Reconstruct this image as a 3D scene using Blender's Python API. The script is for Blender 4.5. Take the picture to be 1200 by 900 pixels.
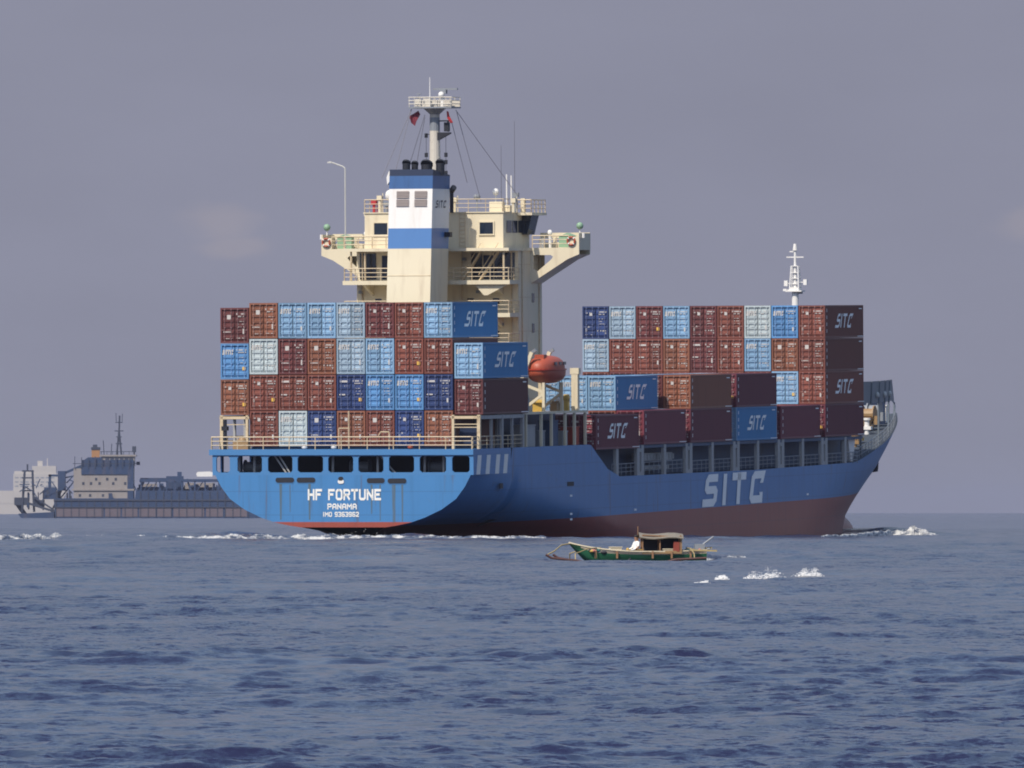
import bpy, bmesh, math, random
import numpy as np
from mathutils import Vector, Matrix, Euler
random.seed(7)
rng = np.random.default_rng(11)
R = math.radians
S = bpy.context.scene
COL = S.collection
for o in list(bpy.data.objects):
    bpy.data.objects.remove(o)

# ------------------------------------------------------------------ camera
CAM_H = 2.14
cd = bpy.data.cameras.new('camera')
cd.sensor_width = 36.0
cd.lens = 478.5
cd.shift_y = 0.125
cd.clip_start = 1.0
cd.clip_end = 80000.0
cam = bpy.data.objects.new('camera', cd)
cam.location = (0, 0, CAM_H)
cam.rotation_euler = (R(90), 0, 0)
COL.objects.link(cam)
S.camera = cam

# ------------------------------------------------------------------ world, sun, exposure
SUN_AZ, SUN_EL = 33.0, 50.0          # degrees left of straight-behind, above horizon
SKY_STRENGTH = 0.15
HAZE_LOW = (1.74, 1.79, 2.34)        # colour of the hazy air low over the sea (times SKY_STRENGTH)
w = bpy.data.worlds.new('World')
S.world = w
w.use_nodes = True
nt = w.node_tree
nt.nodes.clear()
def N(t, typ, **kw):
    n = t.nodes.new(typ)
    for k, v in kw.items():
        setattr(n, k, v)
    return n
out = N(nt, 'ShaderNodeOutputWorld')
bg = N(nt, 'ShaderNodeBackground')
bg.inputs['Strength'].default_value = SKY_STRENGTH
sky = N(nt, 'ShaderNodeTexSky', sky_type='NISHITA')
sky.sun_disc = False
sky.sun_elevation = R(SUN_EL)
sky.sun_rotation = R(180 + SUN_AZ)
sky.air_density = 1.2
sky.dust_density = 1.0
sky.ozone_density = 2.0
tc = N(nt, 'ShaderNodeTexCoord')
sep = N(nt, 'ShaderNodeSeparateXYZ')
nt.links.new(tc.outputs['Generated'], sep.inputs[0])
mr = N(nt, 'ShaderNodeMapRange', interpolation_type='SMOOTHSTEP')
mr.inputs['From Min'].default_value = 0.03
mr.inputs['From Max'].default_value = 0.38
mr.inputs['To Min'].default_value = 1.0
mr.inputs['To Max'].default_value = 0.0
nt.links.new(sep.outputs['Z'], mr.inputs['Value'])
# a faint far cumulus in the haze
mp = N(nt, 'ShaderNodeMapping')
mp.inputs['Scale'].default_value = (60, 60, 110)
nt.links.new(tc.outputs['Generated'], mp.inputs['Vector'])
cn = N(nt, 'ShaderNodeTexNoise')
cn.inputs['Scale'].default_value = 3.2
cn.inputs['Detail'].default_value = 6
nt.links.new(mp.outputs[0], cn.inputs['Vector'])
def cloud_blob(ux, vz, rx, rz):
    a = N(nt, 'ShaderNodeVectorMath', operation='SUBTRACT')
    nt.links.new(tc.outputs['Generated'], a.inputs[0])
    a.inputs[1].default_value = (ux, 0, vz)
    b = N(nt, 'ShaderNodeVectorMath', operation='MULTIPLY')
    nt.links.new(a.outputs[0], b.inputs[0])
    b.inputs[1].default_value = (1 / rx, 0, 1 / rz)
    l = N(nt, 'ShaderNodeVectorMath', operation='LENGTH')
    nt.links.new(b.outputs[0], l.inputs[0])
    m = N(nt, 'ShaderNodeMath', operation='MULTIPLY_ADD')   # 1 - len + noise
    nt.links.new(cn.outputs['Fac'], m.inputs[0])
    m.inputs[1].default_value = 1.3
    m.inputs[2].default_value = 0.1
    s = N(nt, 'ShaderNodeMath', operation='SUBTRACT')
    nt.links.new(m.outputs[0], s.inputs[0])
    nt.links.new(l.outputs['Value'], s.inputs[1])
    r = N(nt, 'ShaderNodeMapRange', interpolation_type='SMOOTHSTEP')
    r.inputs['From Min'].default_value = -0.15
    r.inputs['From Max'].default_value = 0.55
    r.inputs['To Max'].default_value = 1.0
    nt.links.new(s.outputs[0], r.inputs['Value'])
    return r
c1 = cloud_blob(-0.0213, 0.0210, 0.0042, 0.0026)
c2 = cloud_blob(0.0385, 0.0210, 0.0045, 0.0020)
c3 = cloud_blob(-0.0205, 0.0195, 0.0050, 0.0015)
mx12 = N(nt, 'ShaderNodeMath', operation='MAXIMUM')
nt.links.new(c1.outputs[0], mx12.inputs[0]); nt.links.new(c3.outputs[0], mx12.inputs[1])
mx3 = N(nt, 'ShaderNodeMath', operation='MAXIMUM')
nt.links.new(mx12.outputs[0], mx3.inputs[0]); nt.links.new(c2.outputs[0], mx3.inputs[1])
cf = N(nt, 'ShaderNodeMath', operation='MULTIPLY')
nt.links.new(mx3.outputs[0], cf.inputs[0])
cf.inputs[1].default_value = 0.30
mix = N(nt, 'ShaderNodeMix', data_type='RGBA')
nt.links.new(mr.outputs[0], mix.inputs['Factor'])
nt.links.new(sky.outputs[0], mix.inputs['A'])
mix.inputs['B'].default_value = (*HAZE_LOW, 1)
mixc = N(nt, 'ShaderNodeMix', data_type='RGBA')
nt.links.new(cf.outputs[0], mixc.inputs['Factor'])
nt.links.new(mix.outputs['Result'], mixc.inputs['A'])
mixc.inputs['B'].default_value = (2.6, 2.32, 2.48, 1)
un = N(nt, 'ShaderNodeTexNoise'); un.inputs['Scale'].default_value = 1.0; un.inputs['Detail'].default_value = 4
mpu = N(nt, 'ShaderNodeMapping'); mpu.inputs['Scale'].default_value = (28, 28, 75)
nt.links.new(tc.outputs['Generated'], mpu.inputs['Vector']); nt.links.new(mpu.outputs[0], un.inputs['Vector'])
ur = N(nt, 'ShaderNodeMapRange'); ur.inputs['From Min'].default_value = 0.3; ur.inputs['From Max'].default_value = 0.7
ur.inputs['To Min'].default_value = 0.955; ur.inputs['To Max'].default_value = 1.045
nt.links.new(un.outputs['Fac'], ur.inputs['Value'])
um = N(nt, 'ShaderNodeVectorMath', operation='SCALE')
nt.links.new(mixc.outputs['Result'], um.inputs[0]); nt.links.new(ur.outputs[0], um.inputs['Scale'])
nt.links.new(um.outputs[0], bg.inputs['Color'])
nt.links.new(bg.outputs[0], out.inputs[0])

sd = bpy.data.lights.new('sun', 'SUN')
sd.energy = 4.7
sd.angle = R(0.5)
sd.color = (1.0, 0.91, 0.78)
sun = bpy.data.objects.new('sun', sd)
L = Vector((-math.sin(R(SUN_AZ)) * math.cos(R(SUN_EL)), -math.cos(R(SUN_AZ)) * math.cos(R(SUN_EL)), math.sin(R(SUN_EL))))
sun.rotation_euler = L.to_track_quat('Z', 'Y').to_euler()
sun.location = (0, 0, 200)
COL.objects.link(sun)

vs = S.view_settings
vs.view_transform = 'Standard'
vs.look = 'None'
vs.exposure = 0.0
vs.gamma = 1.0
vs.use_curve_mapping = False
S.cycles.use_denoising = True
S.cycles.pixel_filter_type = 'BLACKMAN_HARRIS'
S.cycles.filter_width = 1.9
S.cycles.max_bounces = 8
S.cycles.volume_bounces = 1
S.cycles.transparent_max_bounces = 16

# ------------------------------------------------------------------ helpers
def tag(o, label=None, cat=None, group=None, kind=None):
    if label: o['label'] = label
    if cat: o['category'] = cat
    if group: o['group'] = group
    if kind: o['kind'] = kind
    return o

def empty(name, loc=(0, 0, 0), rot=(0, 0, 0), parent=None):
    o = bpy.data.objects.new(name, None)
    o.location = loc
    o.rotation_euler = rot
    o.empty_display_size = 0.5
    COL.objects.link(o)
    if parent: o.parent = parent
    return o

class MB:
    def __init__(self):
        self.v, self.f, self.m, self.sm = [], [], [], []
        self.mat = 0
        self.smooth = False
    def face(self, pts, mat=None):
        i = len(self.v)
        self.v += [tuple(p) for p in pts]
        self.f.append(list(range(i, i + len(pts))))
        self.m.append(self.mat if mat is None else mat)
        self.sm.append(self.smooth)
    def mesh(self, vs, fs, mat=None):
        i = len(self.v)
        self.v += [tuple(p) for p in vs]
        for f in fs:
            self.f.append([k + i for k in f])
            self.m.append(self.mat if mat is None else mat)
            self.sm.append(self.smooth)
    def box(self, x0, x1, y0, y1, z0, z1, mat=None):
        vs = [(x, y, z) for z in (z0, z1) for y in (y0, y1) for x in (x0, x1)]
        self.mesh(vs, [(0, 2, 3, 1), (4, 5, 7, 6), (0, 1, 5, 4), (2, 6, 7, 3), (0, 4, 6, 2), (1, 3, 7, 5)], mat)
    def cbox(self, c, size, mat=None):
        self.box(c[0] - size[0] / 2, c[0] + size[0] / 2, c[1] - size[1] / 2, c[1] + size[1] / 2, c[2] - size[2] / 2, c[2] + size[2] / 2, mat)
    def tube(self, p, q, r, r2=None, n=6, mat=None, caps=True):
        p, q = Vector(p), Vector(q)
        r2 = r if r2 is None else r2
        d = (q - p)
        if d.length < 1e-6: return
        d.normalize()
        a = d.orthogonal().normalized()
        b = d.cross(a)
        vs = []
        for c, rr in ((p, r), (q, r2)):
            for k in range(n):
                t = 2 * math.pi * k / n
                vs.append(c + (a * math.cos(t) + b * math.sin(t)) * rr)
        fs = [(k, (k + 1) % n, n + (k + 1) % n, n + k) for k in range(n)]
        if caps:
            fs += [tuple(range(n - 1, -1, -1)), tuple(range(n, 2 * n))]
        self.mesh(vs, fs, mat)
    def path(self, pts, r, n=6, mat=None):
        for a, b in zip(pts[:-1], pts[1:]):
            self.tube(a, b, r, n=n, mat=mat)
    def beam(self, p, q, wx, wz, mat=None):
        """square bar between two points"""
        p, q = Vector(p), Vector(q)
        d = (q - p).normalized()
        up = Vector((0, 0, 1)) if abs(d.z) < 0.95 else Vector((0, 1, 0))
        a = d.cross(up).normalized() * wx / 2
        b = a.cross(d).normalized() * wz / 2
        vs = [p - a - b, p + a - b, p + a + b, p - a + b, q - a - b, q + a - b, q + a + b, q - a + b]
        self.mesh(vs, [(0, 3, 2, 1), (4, 5, 6, 7), (0, 1, 5, 4), (1, 2, 6, 5), (2, 3, 7, 6), (3, 0, 4, 7)], mat)
    def prism(self, poly, axis, a, b, mat=None):
        """extrude a 2D polygon along axis ('x': poly is (y,z); 'y': (x,z); 'z': (x,y))"""
        def P(u, v, t):
            return {'x': (t, u, v), 'y': (u, t, v), 'z': (u, v, t)}[axis]
        n = len(poly)
        vs = [P(u, v, a) for u, v in poly] + [P(u, v, b) for u, v in poly]
        fs = [tuple(range(n)), tuple(range(2 * n - 1, n - 1, -1))] + [(k, k + n, (k + 1) % n + n, (k + 1) % n) for k in range(n)]
        self.mesh(vs, fs, mat)
    def ring(self, outer, inner, axis, a, b, mat=None):
        """plate with a hole: outer and inner polygons with the same count of points"""
        n = len(outer)
        for k in range(n):
            j = (k + 1) % n
            self.prism([outer[k], outer[j], inner[j], inner[k]], axis, a, b, mat)
    def ellipsoid(self, c, r, nu=16, nv=10, mat=None, fn=None):
        vs, fs = [], []
        for j in range(nv + 1):
            th = math.pi * j / nv
            for i in range(nu):
                ph = 2 * math.pi * i / nu
                p = Vector((math.sin(th) * math.cos(ph), math.sin(th) * math.sin(ph), math.cos(th)))
                if fn: p = fn(p)
                vs.append((c[0] + p[0] * r[0], c[1] + p[1] * r[1], c[2] + p[2] * r[2]))
        for j in range(nv):
            for i in range(nu):
                fs.append((j * nu + i, (j + 1) * nu + i, (j + 1) * nu + (i + 1) % nu, j * nu + (i + 1) % nu))
        s = self.smooth
        self.smooth = True
        self.mesh(vs, fs, mat)
        self.smooth = s
    def build(self, name, mats, parent=None, recalc=True, loc=None):
        me = self.data(name, mats, recalc)
        o = bpy.data.objects.new(name, me)
        COL.objects.link(o)
        if parent: o.parent = parent
        if loc: o.location = loc
        return o
    def data(self, name, mats, recalc=True):
        me = bpy.data.meshes.new(name)
        me.from_pydata(self.v, [], self.f)
        if not isinstance(mats, (list, tuple)): mats = [mats]
        for m in mats: me.materials.append(m)
        me.polygons.foreach_set('material_index', self.m)
        me.polygons.foreach_set('use_smooth', self.sm)
        if recalc:
            bm = bmesh.new(); bm.from_mesh(me)
            bmesh.ops.remove_doubles(bm, verts=bm.verts, dist=1e-5)
            bmesh.ops.recalc_face_normals(bm, faces=bm.faces)
            bm.to_mesh(me); bm.free()
        me.update()
        return me

def link_mesh(name, me, parent=None, loc=(0, 0, 0)):
    o = bpy.data.objects.new(name, me)
    COL.objects.link(o)
    o.location = loc
    if parent: o.parent = parent
    return o

MATS = {}
def mat(name, col, rough=0.55, metal=0.0, dirt=0.0, dirt_col=(0.10, 0.06, 0.04), scale=0.6, streak=False, vary=0.0, spec=0.5, bump=0.0, bscale=4.0):
    if name in MATS: return MATS[name]
    m = bpy.data.materials.new(name)
    m.use_nodes = True
    t = m.node_tree
    b = t.nodes['Principled BSDF']
    b.inputs['Roughness'].default_value = rough
    b.inputs['Metallic'].default_value = metal
    b.inputs['Specular IOR Level'].default_value = spec
    b.inputs['Base Color'].default_value = (*col, 1)
    src = None
    if dirt or vary or bump:
        tco = N(t, 'ShaderNodeTexCoord')
        mpn = N(t, 'ShaderNodeMapping')
        mpn.inputs['Scale'].default_value = (scale, scale, scale * (0.12 if streak else 1))
        t.links.new(tco.outputs['Object'], mpn.inputs['Vector'])
        oi = N(t, 'ShaderNodeObjectInfo')
        ad = N(t, 'ShaderNodeVectorMath', operation='ADD')
        ml = N(t, 'ShaderNodeMath', operation='MULTIPLY')
        t.links.new(oi.outputs['Random'], ml.inputs[0]); ml.inputs[1].default_value = 57.0
        t.links.new(mpn.outputs[0], ad.inputs[0]); t.links.new(ml.outputs[0], ad.inputs[1])
        nz = N(t, 'ShaderNodeTexNoise')
        nz.inputs['Scale'].default_value = 2.0
        nz.inputs['Detail'].default_value = 6
        nz.inputs['Roughness'].default_value = 0.65
        t.links.new(ad.outputs[0], nz.inputs['Vector'])
        rp = N(t, 'ShaderNodeMapRange', interpolation_type='SMOOTHSTEP')
        rp.inputs['From Min'].default_value = 0.48
        rp.inputs['From Max'].default_value = 0.78
        rp.inputs['To Max'].default_value = dirt
        t.links.new(nz.outputs['Fac'], rp.inputs['Value'])
        mxx = N(t, 'ShaderNodeMix', data_type='RGBA')
        mxx.inputs['A'].default_value = (*col, 1)
        mxx.inputs['B'].default_value = (*dirt_col, 1)
        t.links.new(rp.outputs[0], mxx.inputs['Factor'])
        src = mxx.outputs['Result']
        if vary:
            hs = N(t, 'ShaderNodeHueSaturation')
            vr = N(t, 'ShaderNodeMapRange')
            vr.inputs['To Min'].default_value = 1 - vary
            vr.inputs['To Max'].default_value = 1 + vary
            t.links.new(oi.outputs['Random'], vr.inputs['Value'])
            t.links.new(vr.outputs[0], hs.inputs['Value'])
            t.links.new(src, hs.inputs['Color'])
            src = hs.outputs['Color']
        t.links.new(src, b.inputs['Base Color'])
        if bump:
            bn = N(t, 'ShaderNodeBump')
            bn.inputs['Strength'].default_value = bump
            bn.inputs['Distance'].default_value = 0.05
            n2 = N(t, 'ShaderNodeTexNoise')
            n2.inputs['Scale'].default_value = bscale
            t.links.new(tco.outputs['Object'], n2.inputs['Vector'])
            t.links.new(n2.outputs['Fac'], bn.inputs['Height'])
            t.links.new(bn.outputs[0], b.inputs['Normal'])
    MATS[name] = m
    return m

CREAM = mat('cream_paint', (0.68, 0.605, 0.445), 0.55, dirt=0.55, dirt_col=(0.38, 0.29, 0.20), scale=0.55, streak=True)
CREAM_RAIL = mat('rail_paint', (0.58, 0.47, 0.31), 0.5, dirt=0.8, dirt_col=(0.26, 0.16, 0.09), scale=0.8)
WHITE = mat('white_paint', (0.76, 0.745, 0.72), 0.45, dirt=0.35, dirt_col=(0.5, 0.42, 0.33), scale=0.7, streak=True)
LETTER = mat('letter_paint', (0.80, 0.79, 0.75), 0.55)
SIDE_LETTER = mat('side_letter_paint', (0.93, 0.93, 0.91), 0.5, dirt=0.08, dirt_col=(0.45, 0.45, 0.47), scale=1.2)
BLUE = mat('stern_blue', (0.062, 0.200, 0.43), 0.42, dirt=0.3, dirt_col=(0.07, 0.16, 0.30), scale=0.7, streak=True)
BAND_TOP = mat('funnel_top_blue', (0.035, 0.105, 0.27), 0.45, dirt=0.5, dirt_col=(0.02, 0.05, 0.13), scale=0.7, streak=True)
BAND = mat('funnel_blue', (0.075, 0.19, 0.43), 0.45, dirt=0.2, dirt_col=(0.05, 0.12, 0.28), scale=0.7, streak=True)
NAVY = mat('navy_paint', (0.006, 0.018, 0.055), 0.5, dirt=0.3, dirt_col=(0.015, 0.022, 0.04))
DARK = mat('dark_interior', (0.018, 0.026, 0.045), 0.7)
BLACK = mat('soot_black', (0.012, 0.014, 0.022), 0.6)
COAM = mat('coaming_paint', (0.035, 0.075, 0.15), 0.55, dirt=0.5, dirt_col=(0.05, 0.05, 0.06))
DECKM = mat('deck_paint', (0.06, 0.075, 0.095), 0.9, dirt=0.5, spec=0.15)
PILLAR = mat('pillar_grey', (0.36, 0.36, 0.36), 0.6, dirt=0.6, dirt_col=(0.17, 0.13, 0.10), scale=1.2, streak=True)
GREY = mat('grey_paint', (0.22, 0.24, 0.27), 0.5, dirt=0.4, dirt_col=(0.12, 0.10, 0.09))
STEEL = mat('galvanised_steel', (0.42, 0.40, 0.38), 0.45, metal=0.3)
GLASS = mat('window_glass', (0.012, 0.02, 0.035), 0.08, spec=0.8)
ORANGE = mat('lifeboat_orange', (0.37, 0.075, 0.038), 0.5, dirt=0.2, dirt_col=(0.4, 0.1, 0.05))
ORANGE_DARK = mat('lifeboat_hull_red', (0.40, 0.05, 0.025), 0.4)
YELLOW = mat('yellow_paint', (0.50, 0.33, 0.07), 0.5, dirt=0.4)
GOLD = mat('winch_ochre', (0.30, 0.19, 0.09), 0.5, dirt=0.5, dirt_col=(0.2, 0.1, 0.05))
GREEN_BOX = mat('pale_green_paint', (0.22, 0.36, 0.24), 0.5, dirt=0.2)
FLAG_RED = mat('maroon_cloth', (0.16, 0.02, 0.035), 0.8)
FLAG_SCARLET = mat('scarlet_cloth', (0.42, 0.03, 0.035), 0.8)
WIRE = mat('wire_rope', (0.12, 0.12, 0.15), 0.6)
PALEGREY = mat('pale_grey_paint', (0.50, 0.50, 0.47), 0.5, dirt=0.4, dirt_col=(0.3, 0.27, 0.22))
MASTC = mat('mast_ivory', (0.58, 0.54, 0.47), 0.5, dirt=0.5, dirt_col=(0.3, 0.25, 0.2), scale=0.8)
SHIELD = mat('shield_grey', (0.14, 0.17, 0.20), 0.5, dirt=0.5, dirt_col=(0.09, 0.09, 0.09))
LOUVRE = mat('louvre_grey', (0.36, 0.31, 0.29), 0.6)
RUST = mat('rust_stain', (0.16, 0.14, 0.14), 0.8)

def hull_material(name, z0, k, athwart):  # last flag lays the plate seams across the ship, not along it
    m = bpy.data.materials.new(name)
    m.use_nodes = True
    t = m.node_tree
    b = t.nodes['Principled BSDF']
    b.inputs['Roughness'].default_value = 0.42
    tco = N(t, 'ShaderNodeTexCoord')
    sp = N(t, 'ShaderNodeSeparateXYZ')
    t.links.new(tco.outputs['Object'], sp.inputs[0])
    ma = N(t, 'ShaderNodeMath', operation='MULTIPLY_ADD')
    t.links.new(sp.outputs['Y'], ma.inputs[0]); ma.inputs[1].default_value = -k; ma.inputs[2].default_value = -z0
    ad = N(t, 'ShaderNodeMath', operation='ADD')
    t.links.new(ma.outputs[0], ad.inputs[0]); t.links.new(sp.outputs['Z'], ad.inputs[1])
    st = N(t, 'ShaderNodeMapRange')
    st.inputs['From Min'].default_value = -0.02; st.inputs['From Max'].default_value = 0.02
    t.links.new(ad.outputs[0], st.inputs['Value'])
    # blotchy plates and vertical streaks
    mp1 = N(t, 'ShaderNodeMapping'); mp1.inputs['Scale'].default_value = (0.9, 0.9, 0.06)
    t.links.new(tco.outputs['Object'], mp1.inputs['Vector'])
    n1 = N(t, 'ShaderNodeTexNoise'); n1.inputs['Scale'].default_value = 1.6; n1.inputs['Detail'].default_value = 7
    t.links.new(mp1.outputs[0], n1.inputs['Vector'])
    n2 = N(t, 'ShaderNodeTexNoise'); n2.inputs['Scale'].default_value = 0.16; n2.inputs['Detail'].default_value = 5
    t.links.new(tco.outputs['Object'], n2.inputs['Vector'])
    mp4 = N(t, 'ShaderNodeMapping'); mp4.inputs['Scale'].default_value = (0.6, 0.22, 0.9)
    t.links.new(tco.outputs['Object'], mp4.inputs['Vector'])
    n4 = N(t, 'ShaderNodeTexNoise'); n4.inputs['Scale'].default_value = 1.3; n4.inputs['Detail'].default_value = 9; n4.inputs['Roughness'].default_value = 0.7
    t.links.new(mp4.outputs[0], n4.inputs['Vector'])
    mp5 = N(t, 'ShaderNodeMapping'); mp5.inputs['Scale'].default_value = (1.6, 1.6, 0.10); mp5.inputs['Location'].default_value = (3, 7, 1)
    t.links.new(tco.outputs['Object'], mp5.inputs['Vector'])
    n5 = N(t, 'ShaderNodeTexNoise'); n5.inputs['Scale'].default_value = 1.1; n5.inputs['Detail'].default_value = 5
    t.links.new(mp5.outputs[0], n5.inputs['Vector'])
    def ramp(src, lo, hi, to):
        r = N(t, 'ShaderNodeMapRange', interpolation_type='SMOOTHSTEP')
        r.inputs['From Min'].default_value = lo; r.inputs['From Max'].default_value = hi
        r.inputs['To Max'].default_value = to
        t.links.new(src, r.inputs['Value'])
        return r.outputs[0]
    def mixc(fac, a, bb):
        x = N(t, 'ShaderNodeMix', data_type='RGBA')
        t.links.new(fac, x.inputs['Factor'])
        for key, val in (('A', a), ('B', bb)):
            if isinstance(val, tuple): x.inputs[key].default_value = (*val, 1)
            else: t.links.new(val, x.inputs[key])
        return x.outputs['Result']
    blue = mixc(ramp(n1.outputs['Fac'], 0.5, 0.75, 0.55), (0.056, 0.200, 0.440), (0.045, 0.155, 0.33))
    blue = mixc(ramp(n2.outputs['Fac'], 0.45, 0.7, 0.5), blue, (0.042, 0.176, 0.40))
    blue = mixc(ramp(n4.outputs['Fac'], 0.60, 0.72, 0.55), blue, (0.10, 0.16, 0.24))
    blue = mixc(ramp(n5.outputs['Fac'], 0.62, 0.72, 0.55), blue, (0.11, 0.075, 0.06))
    red = mixc(ramp(n1.outputs['Fac'], 0.45, 0.75, 0.6), (0.30, 0.066, 0.046), (0.23, 0.058, 0.046))
    red = mixc(ramp(n2.outputs['Fac'], 0.45, 0.7, 0.5), red, (0.30, 0.058, 0.048))
    red = mixc(ramp(n4.outputs['Fac'], 0.56, 0.70, 0.4), red, (0.25, 0.10, 0.085))
    cb = N(t, 'ShaderNodeCombineXYZ')
    t.links.new(sp.outputs['X' if athwart else 'Y'], cb.inputs['X']); t.links.new(sp.outputs['Z'], cb.inputs['Y'])
    bk = N(t, 'ShaderNodeTexBrick')
    bk.inputs['Scale'].default_value = 1.0; bk.inputs['Mortar Size'].default_value = 0.035; bk.inputs['Mortar Smooth'].default_value = 0.4
    bk.inputs['Brick Width'].default_value = 8.5; bk.inputs['Row Height'].default_value = 1.9
    t.links.new(cb.outputs[0], bk.inputs['Vector'])
    seam = N(t, 'ShaderNodeMath', operation='MULTIPLY'); seam.inputs[1].default_value = 0.28
    t.links.new(bk.outputs['Fac'], seam.inputs[0])
    paint = mixc(seam.outputs[0], mixc(st.outputs[0], red, blue), (0.03, 0.05, 0.08))
    t.links.new(paint, b.inputs['Base Color'])
    # slightly buckled plating
    bn = N(t, 'ShaderNodeBump'); bn.inputs['Strength'].default_value = 0.35; bn.inputs['Distance'].default_value = 0.06
    mp2 = N(t, 'ShaderNodeMapping'); mp2.inputs['Scale'].default_value = (0.5, 0.35, 0.3)
    t.links.new(tco.outputs['Object'], mp2.inputs['Vector'])
    n3 = N(t, 'ShaderNodeTexNoise'); n3.inputs['Scale'].default_value = 1.5
    t.links.new(mp2.outputs[0], n3.inputs['Vector'])
    t.links.new(n3.outputs['Fac'], bn.inputs['Height'])
    t.links.new(bn.outputs[0], b.inputs['Normal'])
    return m
HULL = hull_material('hull_paint', 1.0, 0.0065, False)
TRANSOM = hull_material('transom_paint', 1.33, 0.0, True)

# lettering made of straight strokes
GLYPH = {
    'S': [[(0.78, 1.0), (0.14, 1.0), (0.06, 0.88), (0.06, 0.60), (0.14, 0.52), (0.64, 0.52), (0.72, 0.42), (0.72, 0.12), (0.62, 0.0), (0.0, 0.0)]],
    'I': [[(0.15, 1.0), (0.15, 0.0)]],
    'T': [[(0.0, 1.0), (0.75, 1.0)], [(0.375, 1.0), (0.375, 0.0)]],
    'C': [[(0.75, 0.80), (0.75, 1.0), (0.14, 1.0), (0.04, 0.88), (0.04, 0.12), (0.14, 0.0), (0.75, 0.0), (0.75, 0.14)]],
}
GLYPH.update({
    'H': [[(0, 1.0), (0, 0)], [(0.7, 1.0), (0.7, 0)], [(0.12, 0.5), (0.58, 0.5)]],
    'F': [[(0.7, 1.0), (0, 1.0), (0, 0)], [(0.1, 0.53), (0.50, 0.53)]],
    'O': [[(0.35, 1.0), (0.14, 1.0), (0, 0.86), (0, 0.14), (0.14, 0), (0.56, 0), (0.7, 0.14), (0.7, 0.86), (0.56, 1.0), (0.33, 1.0)]],
    'R': [[(0, 0), (0, 1.0), (0.56, 1.0), (0.7, 0.88), (0.7, 0.60), (0.56, 0.48), (0, 0.48)], [(0.38, 0.44), (0.68, 0.02)]],
    'U': [[(0, 1.0), (0, 0.14), (0.14, 0), (0.56, 0), (0.7, 0.14), (0.7, 1.0)]],
    'N': [[(0, 0), (0, 1.0)], [(0.05, 0.88), (0.65, 0.12)], [(0.7, 0), (0.7, 1.0)]],
    'E': [[(0.7, 1.0), (0, 1.0), (0, 0), (0.7, 0)], [(0.1, 0.52), (0.52, 0.52)]],
    'P': [[(0, 0), (0, 1.0), (0.56, 1.0), (0.7, 0.88), (0.7, 0.58), (0.56, 0.46), (0, 0.46)]],
    'A': [[(0, 0), (0, 0.72), (0.2, 1.0), (0.5, 1.0), (0.7, 0.72), (0.7, 0)], [(0.12, 0.4), (0.58, 0.4)]],
    'M': [[(0, 0), (0, 1.0)], [(0, 1.0), (0.42, 0.45), (0.84, 1.0)], [(0.84, 1.0), (0.84, 0)]],
    '9': [[(0.7, 0.48), (0.12, 0.48), (0, 0.6), (0, 0.88), (0.12, 1.0), (0.58, 1.0), (0.7, 0.88), (0.7, 0.12), (0.58, 0), (0.05, 0)]],
    '6': [[(0, 0.5), (0.58, 0.5), (0.7, 0.4), (0.7, 0.12), (0.58, 0), (0.12, 0), (0, 0.12), (0, 0.88), (0.12, 1.0), (0.65, 1.0)]],
    '3': [[(0, 1.0), (0.58, 1.0), (0.7, 0.88), (0.7, 0.62), (0.58, 0.51), (0.7, 0.40), (0.7, 0.12), (0.58, 0), (0, 0)], [(0.25, 0.51), (0.5, 0.51)]],
    '2': [[(0, 0.82), (0, 0.9), (0.12, 1.0), (0.58, 1.0), (0.7, 0.88), (0.7, 0.6), (0, 0.12), (0, 0), (0.7, 0)]],
    ' ': [],
})
ADV = {'S': 0.78, 'I': 0.30, 'T': 0.75, 'C': 0.75, 'H': 0.7, 'F': 0.7, 'O': 0.7, 'R': 0.7, 'U': 0.7, 'N': 0.7, 'E': 0.7, 'P': 0.7, 'A': 0.7, 'M': 0.84, '9': 0.7, '6': 0.7, '3': 0.7, '2': 0.7, ' ': 0.35}
def stroke_quads(poly, wd):
    n = len(poly); Lp, Rp = [], []
    P = [Vector(p) for p in poly]
    P[0] = P[0] + (P[0] - P[1]).normalized() * wd * 0.45
    P[-1] = P[-1] + (P[-1] - P[-2]).normalized() * wd * 0.45
    for i in range(n):
        d1 = (P[i] - P[i - 1]).normalized() if i else None
        d2 = (P[i + 1] - P[i]).normalized() if i < n - 1 else None
        if d1 is None: d1 = d2
        if d2 is None: d2 = d1
        n1 = Vector((-d1.y, d1.x)); n2 = Vector((-d2.y, d2.x))
        m = (n1 + n2).normalized()
        k = wd / 2 / max(0.5, m.dot(n1))
        Lp.append(P[i] + m * k); Rp.append(P[i] - m * k)
    return [(Lp[i], Rp[i], Rp[i + 1], Lp[i + 1]) for i in range(n - 1)]
def stroke_word(word, width, height, wd=0.2, slant=0.18, gap=0.16):
    """list of quads in (x,y), fitted to width x height, centred"""
    quads, x = [], 0.0
    for ch in word:
        for pl in GLYPH[ch]:
            pl2 = [(px + x, wd / 2 + py * (1 - wd)) for px, py in pl]
            quads += stroke_quads(pl2, wd)
        x += ADV[ch] + gap + wd * 0.6
    pts = [p for q in quads for p in q]
    for q in quads:
        for p in q: p.x += p.y * slant
    x0 = min(p.x for p in pts); x1 = max(p.x for p in pts)
    out_q = []
    for q in quads:
        out_q.append([((p.x - x0) / (x1 - x0) * width - width / 2, p.y * height - height / 2) for p in q])
    return out_q

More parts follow.
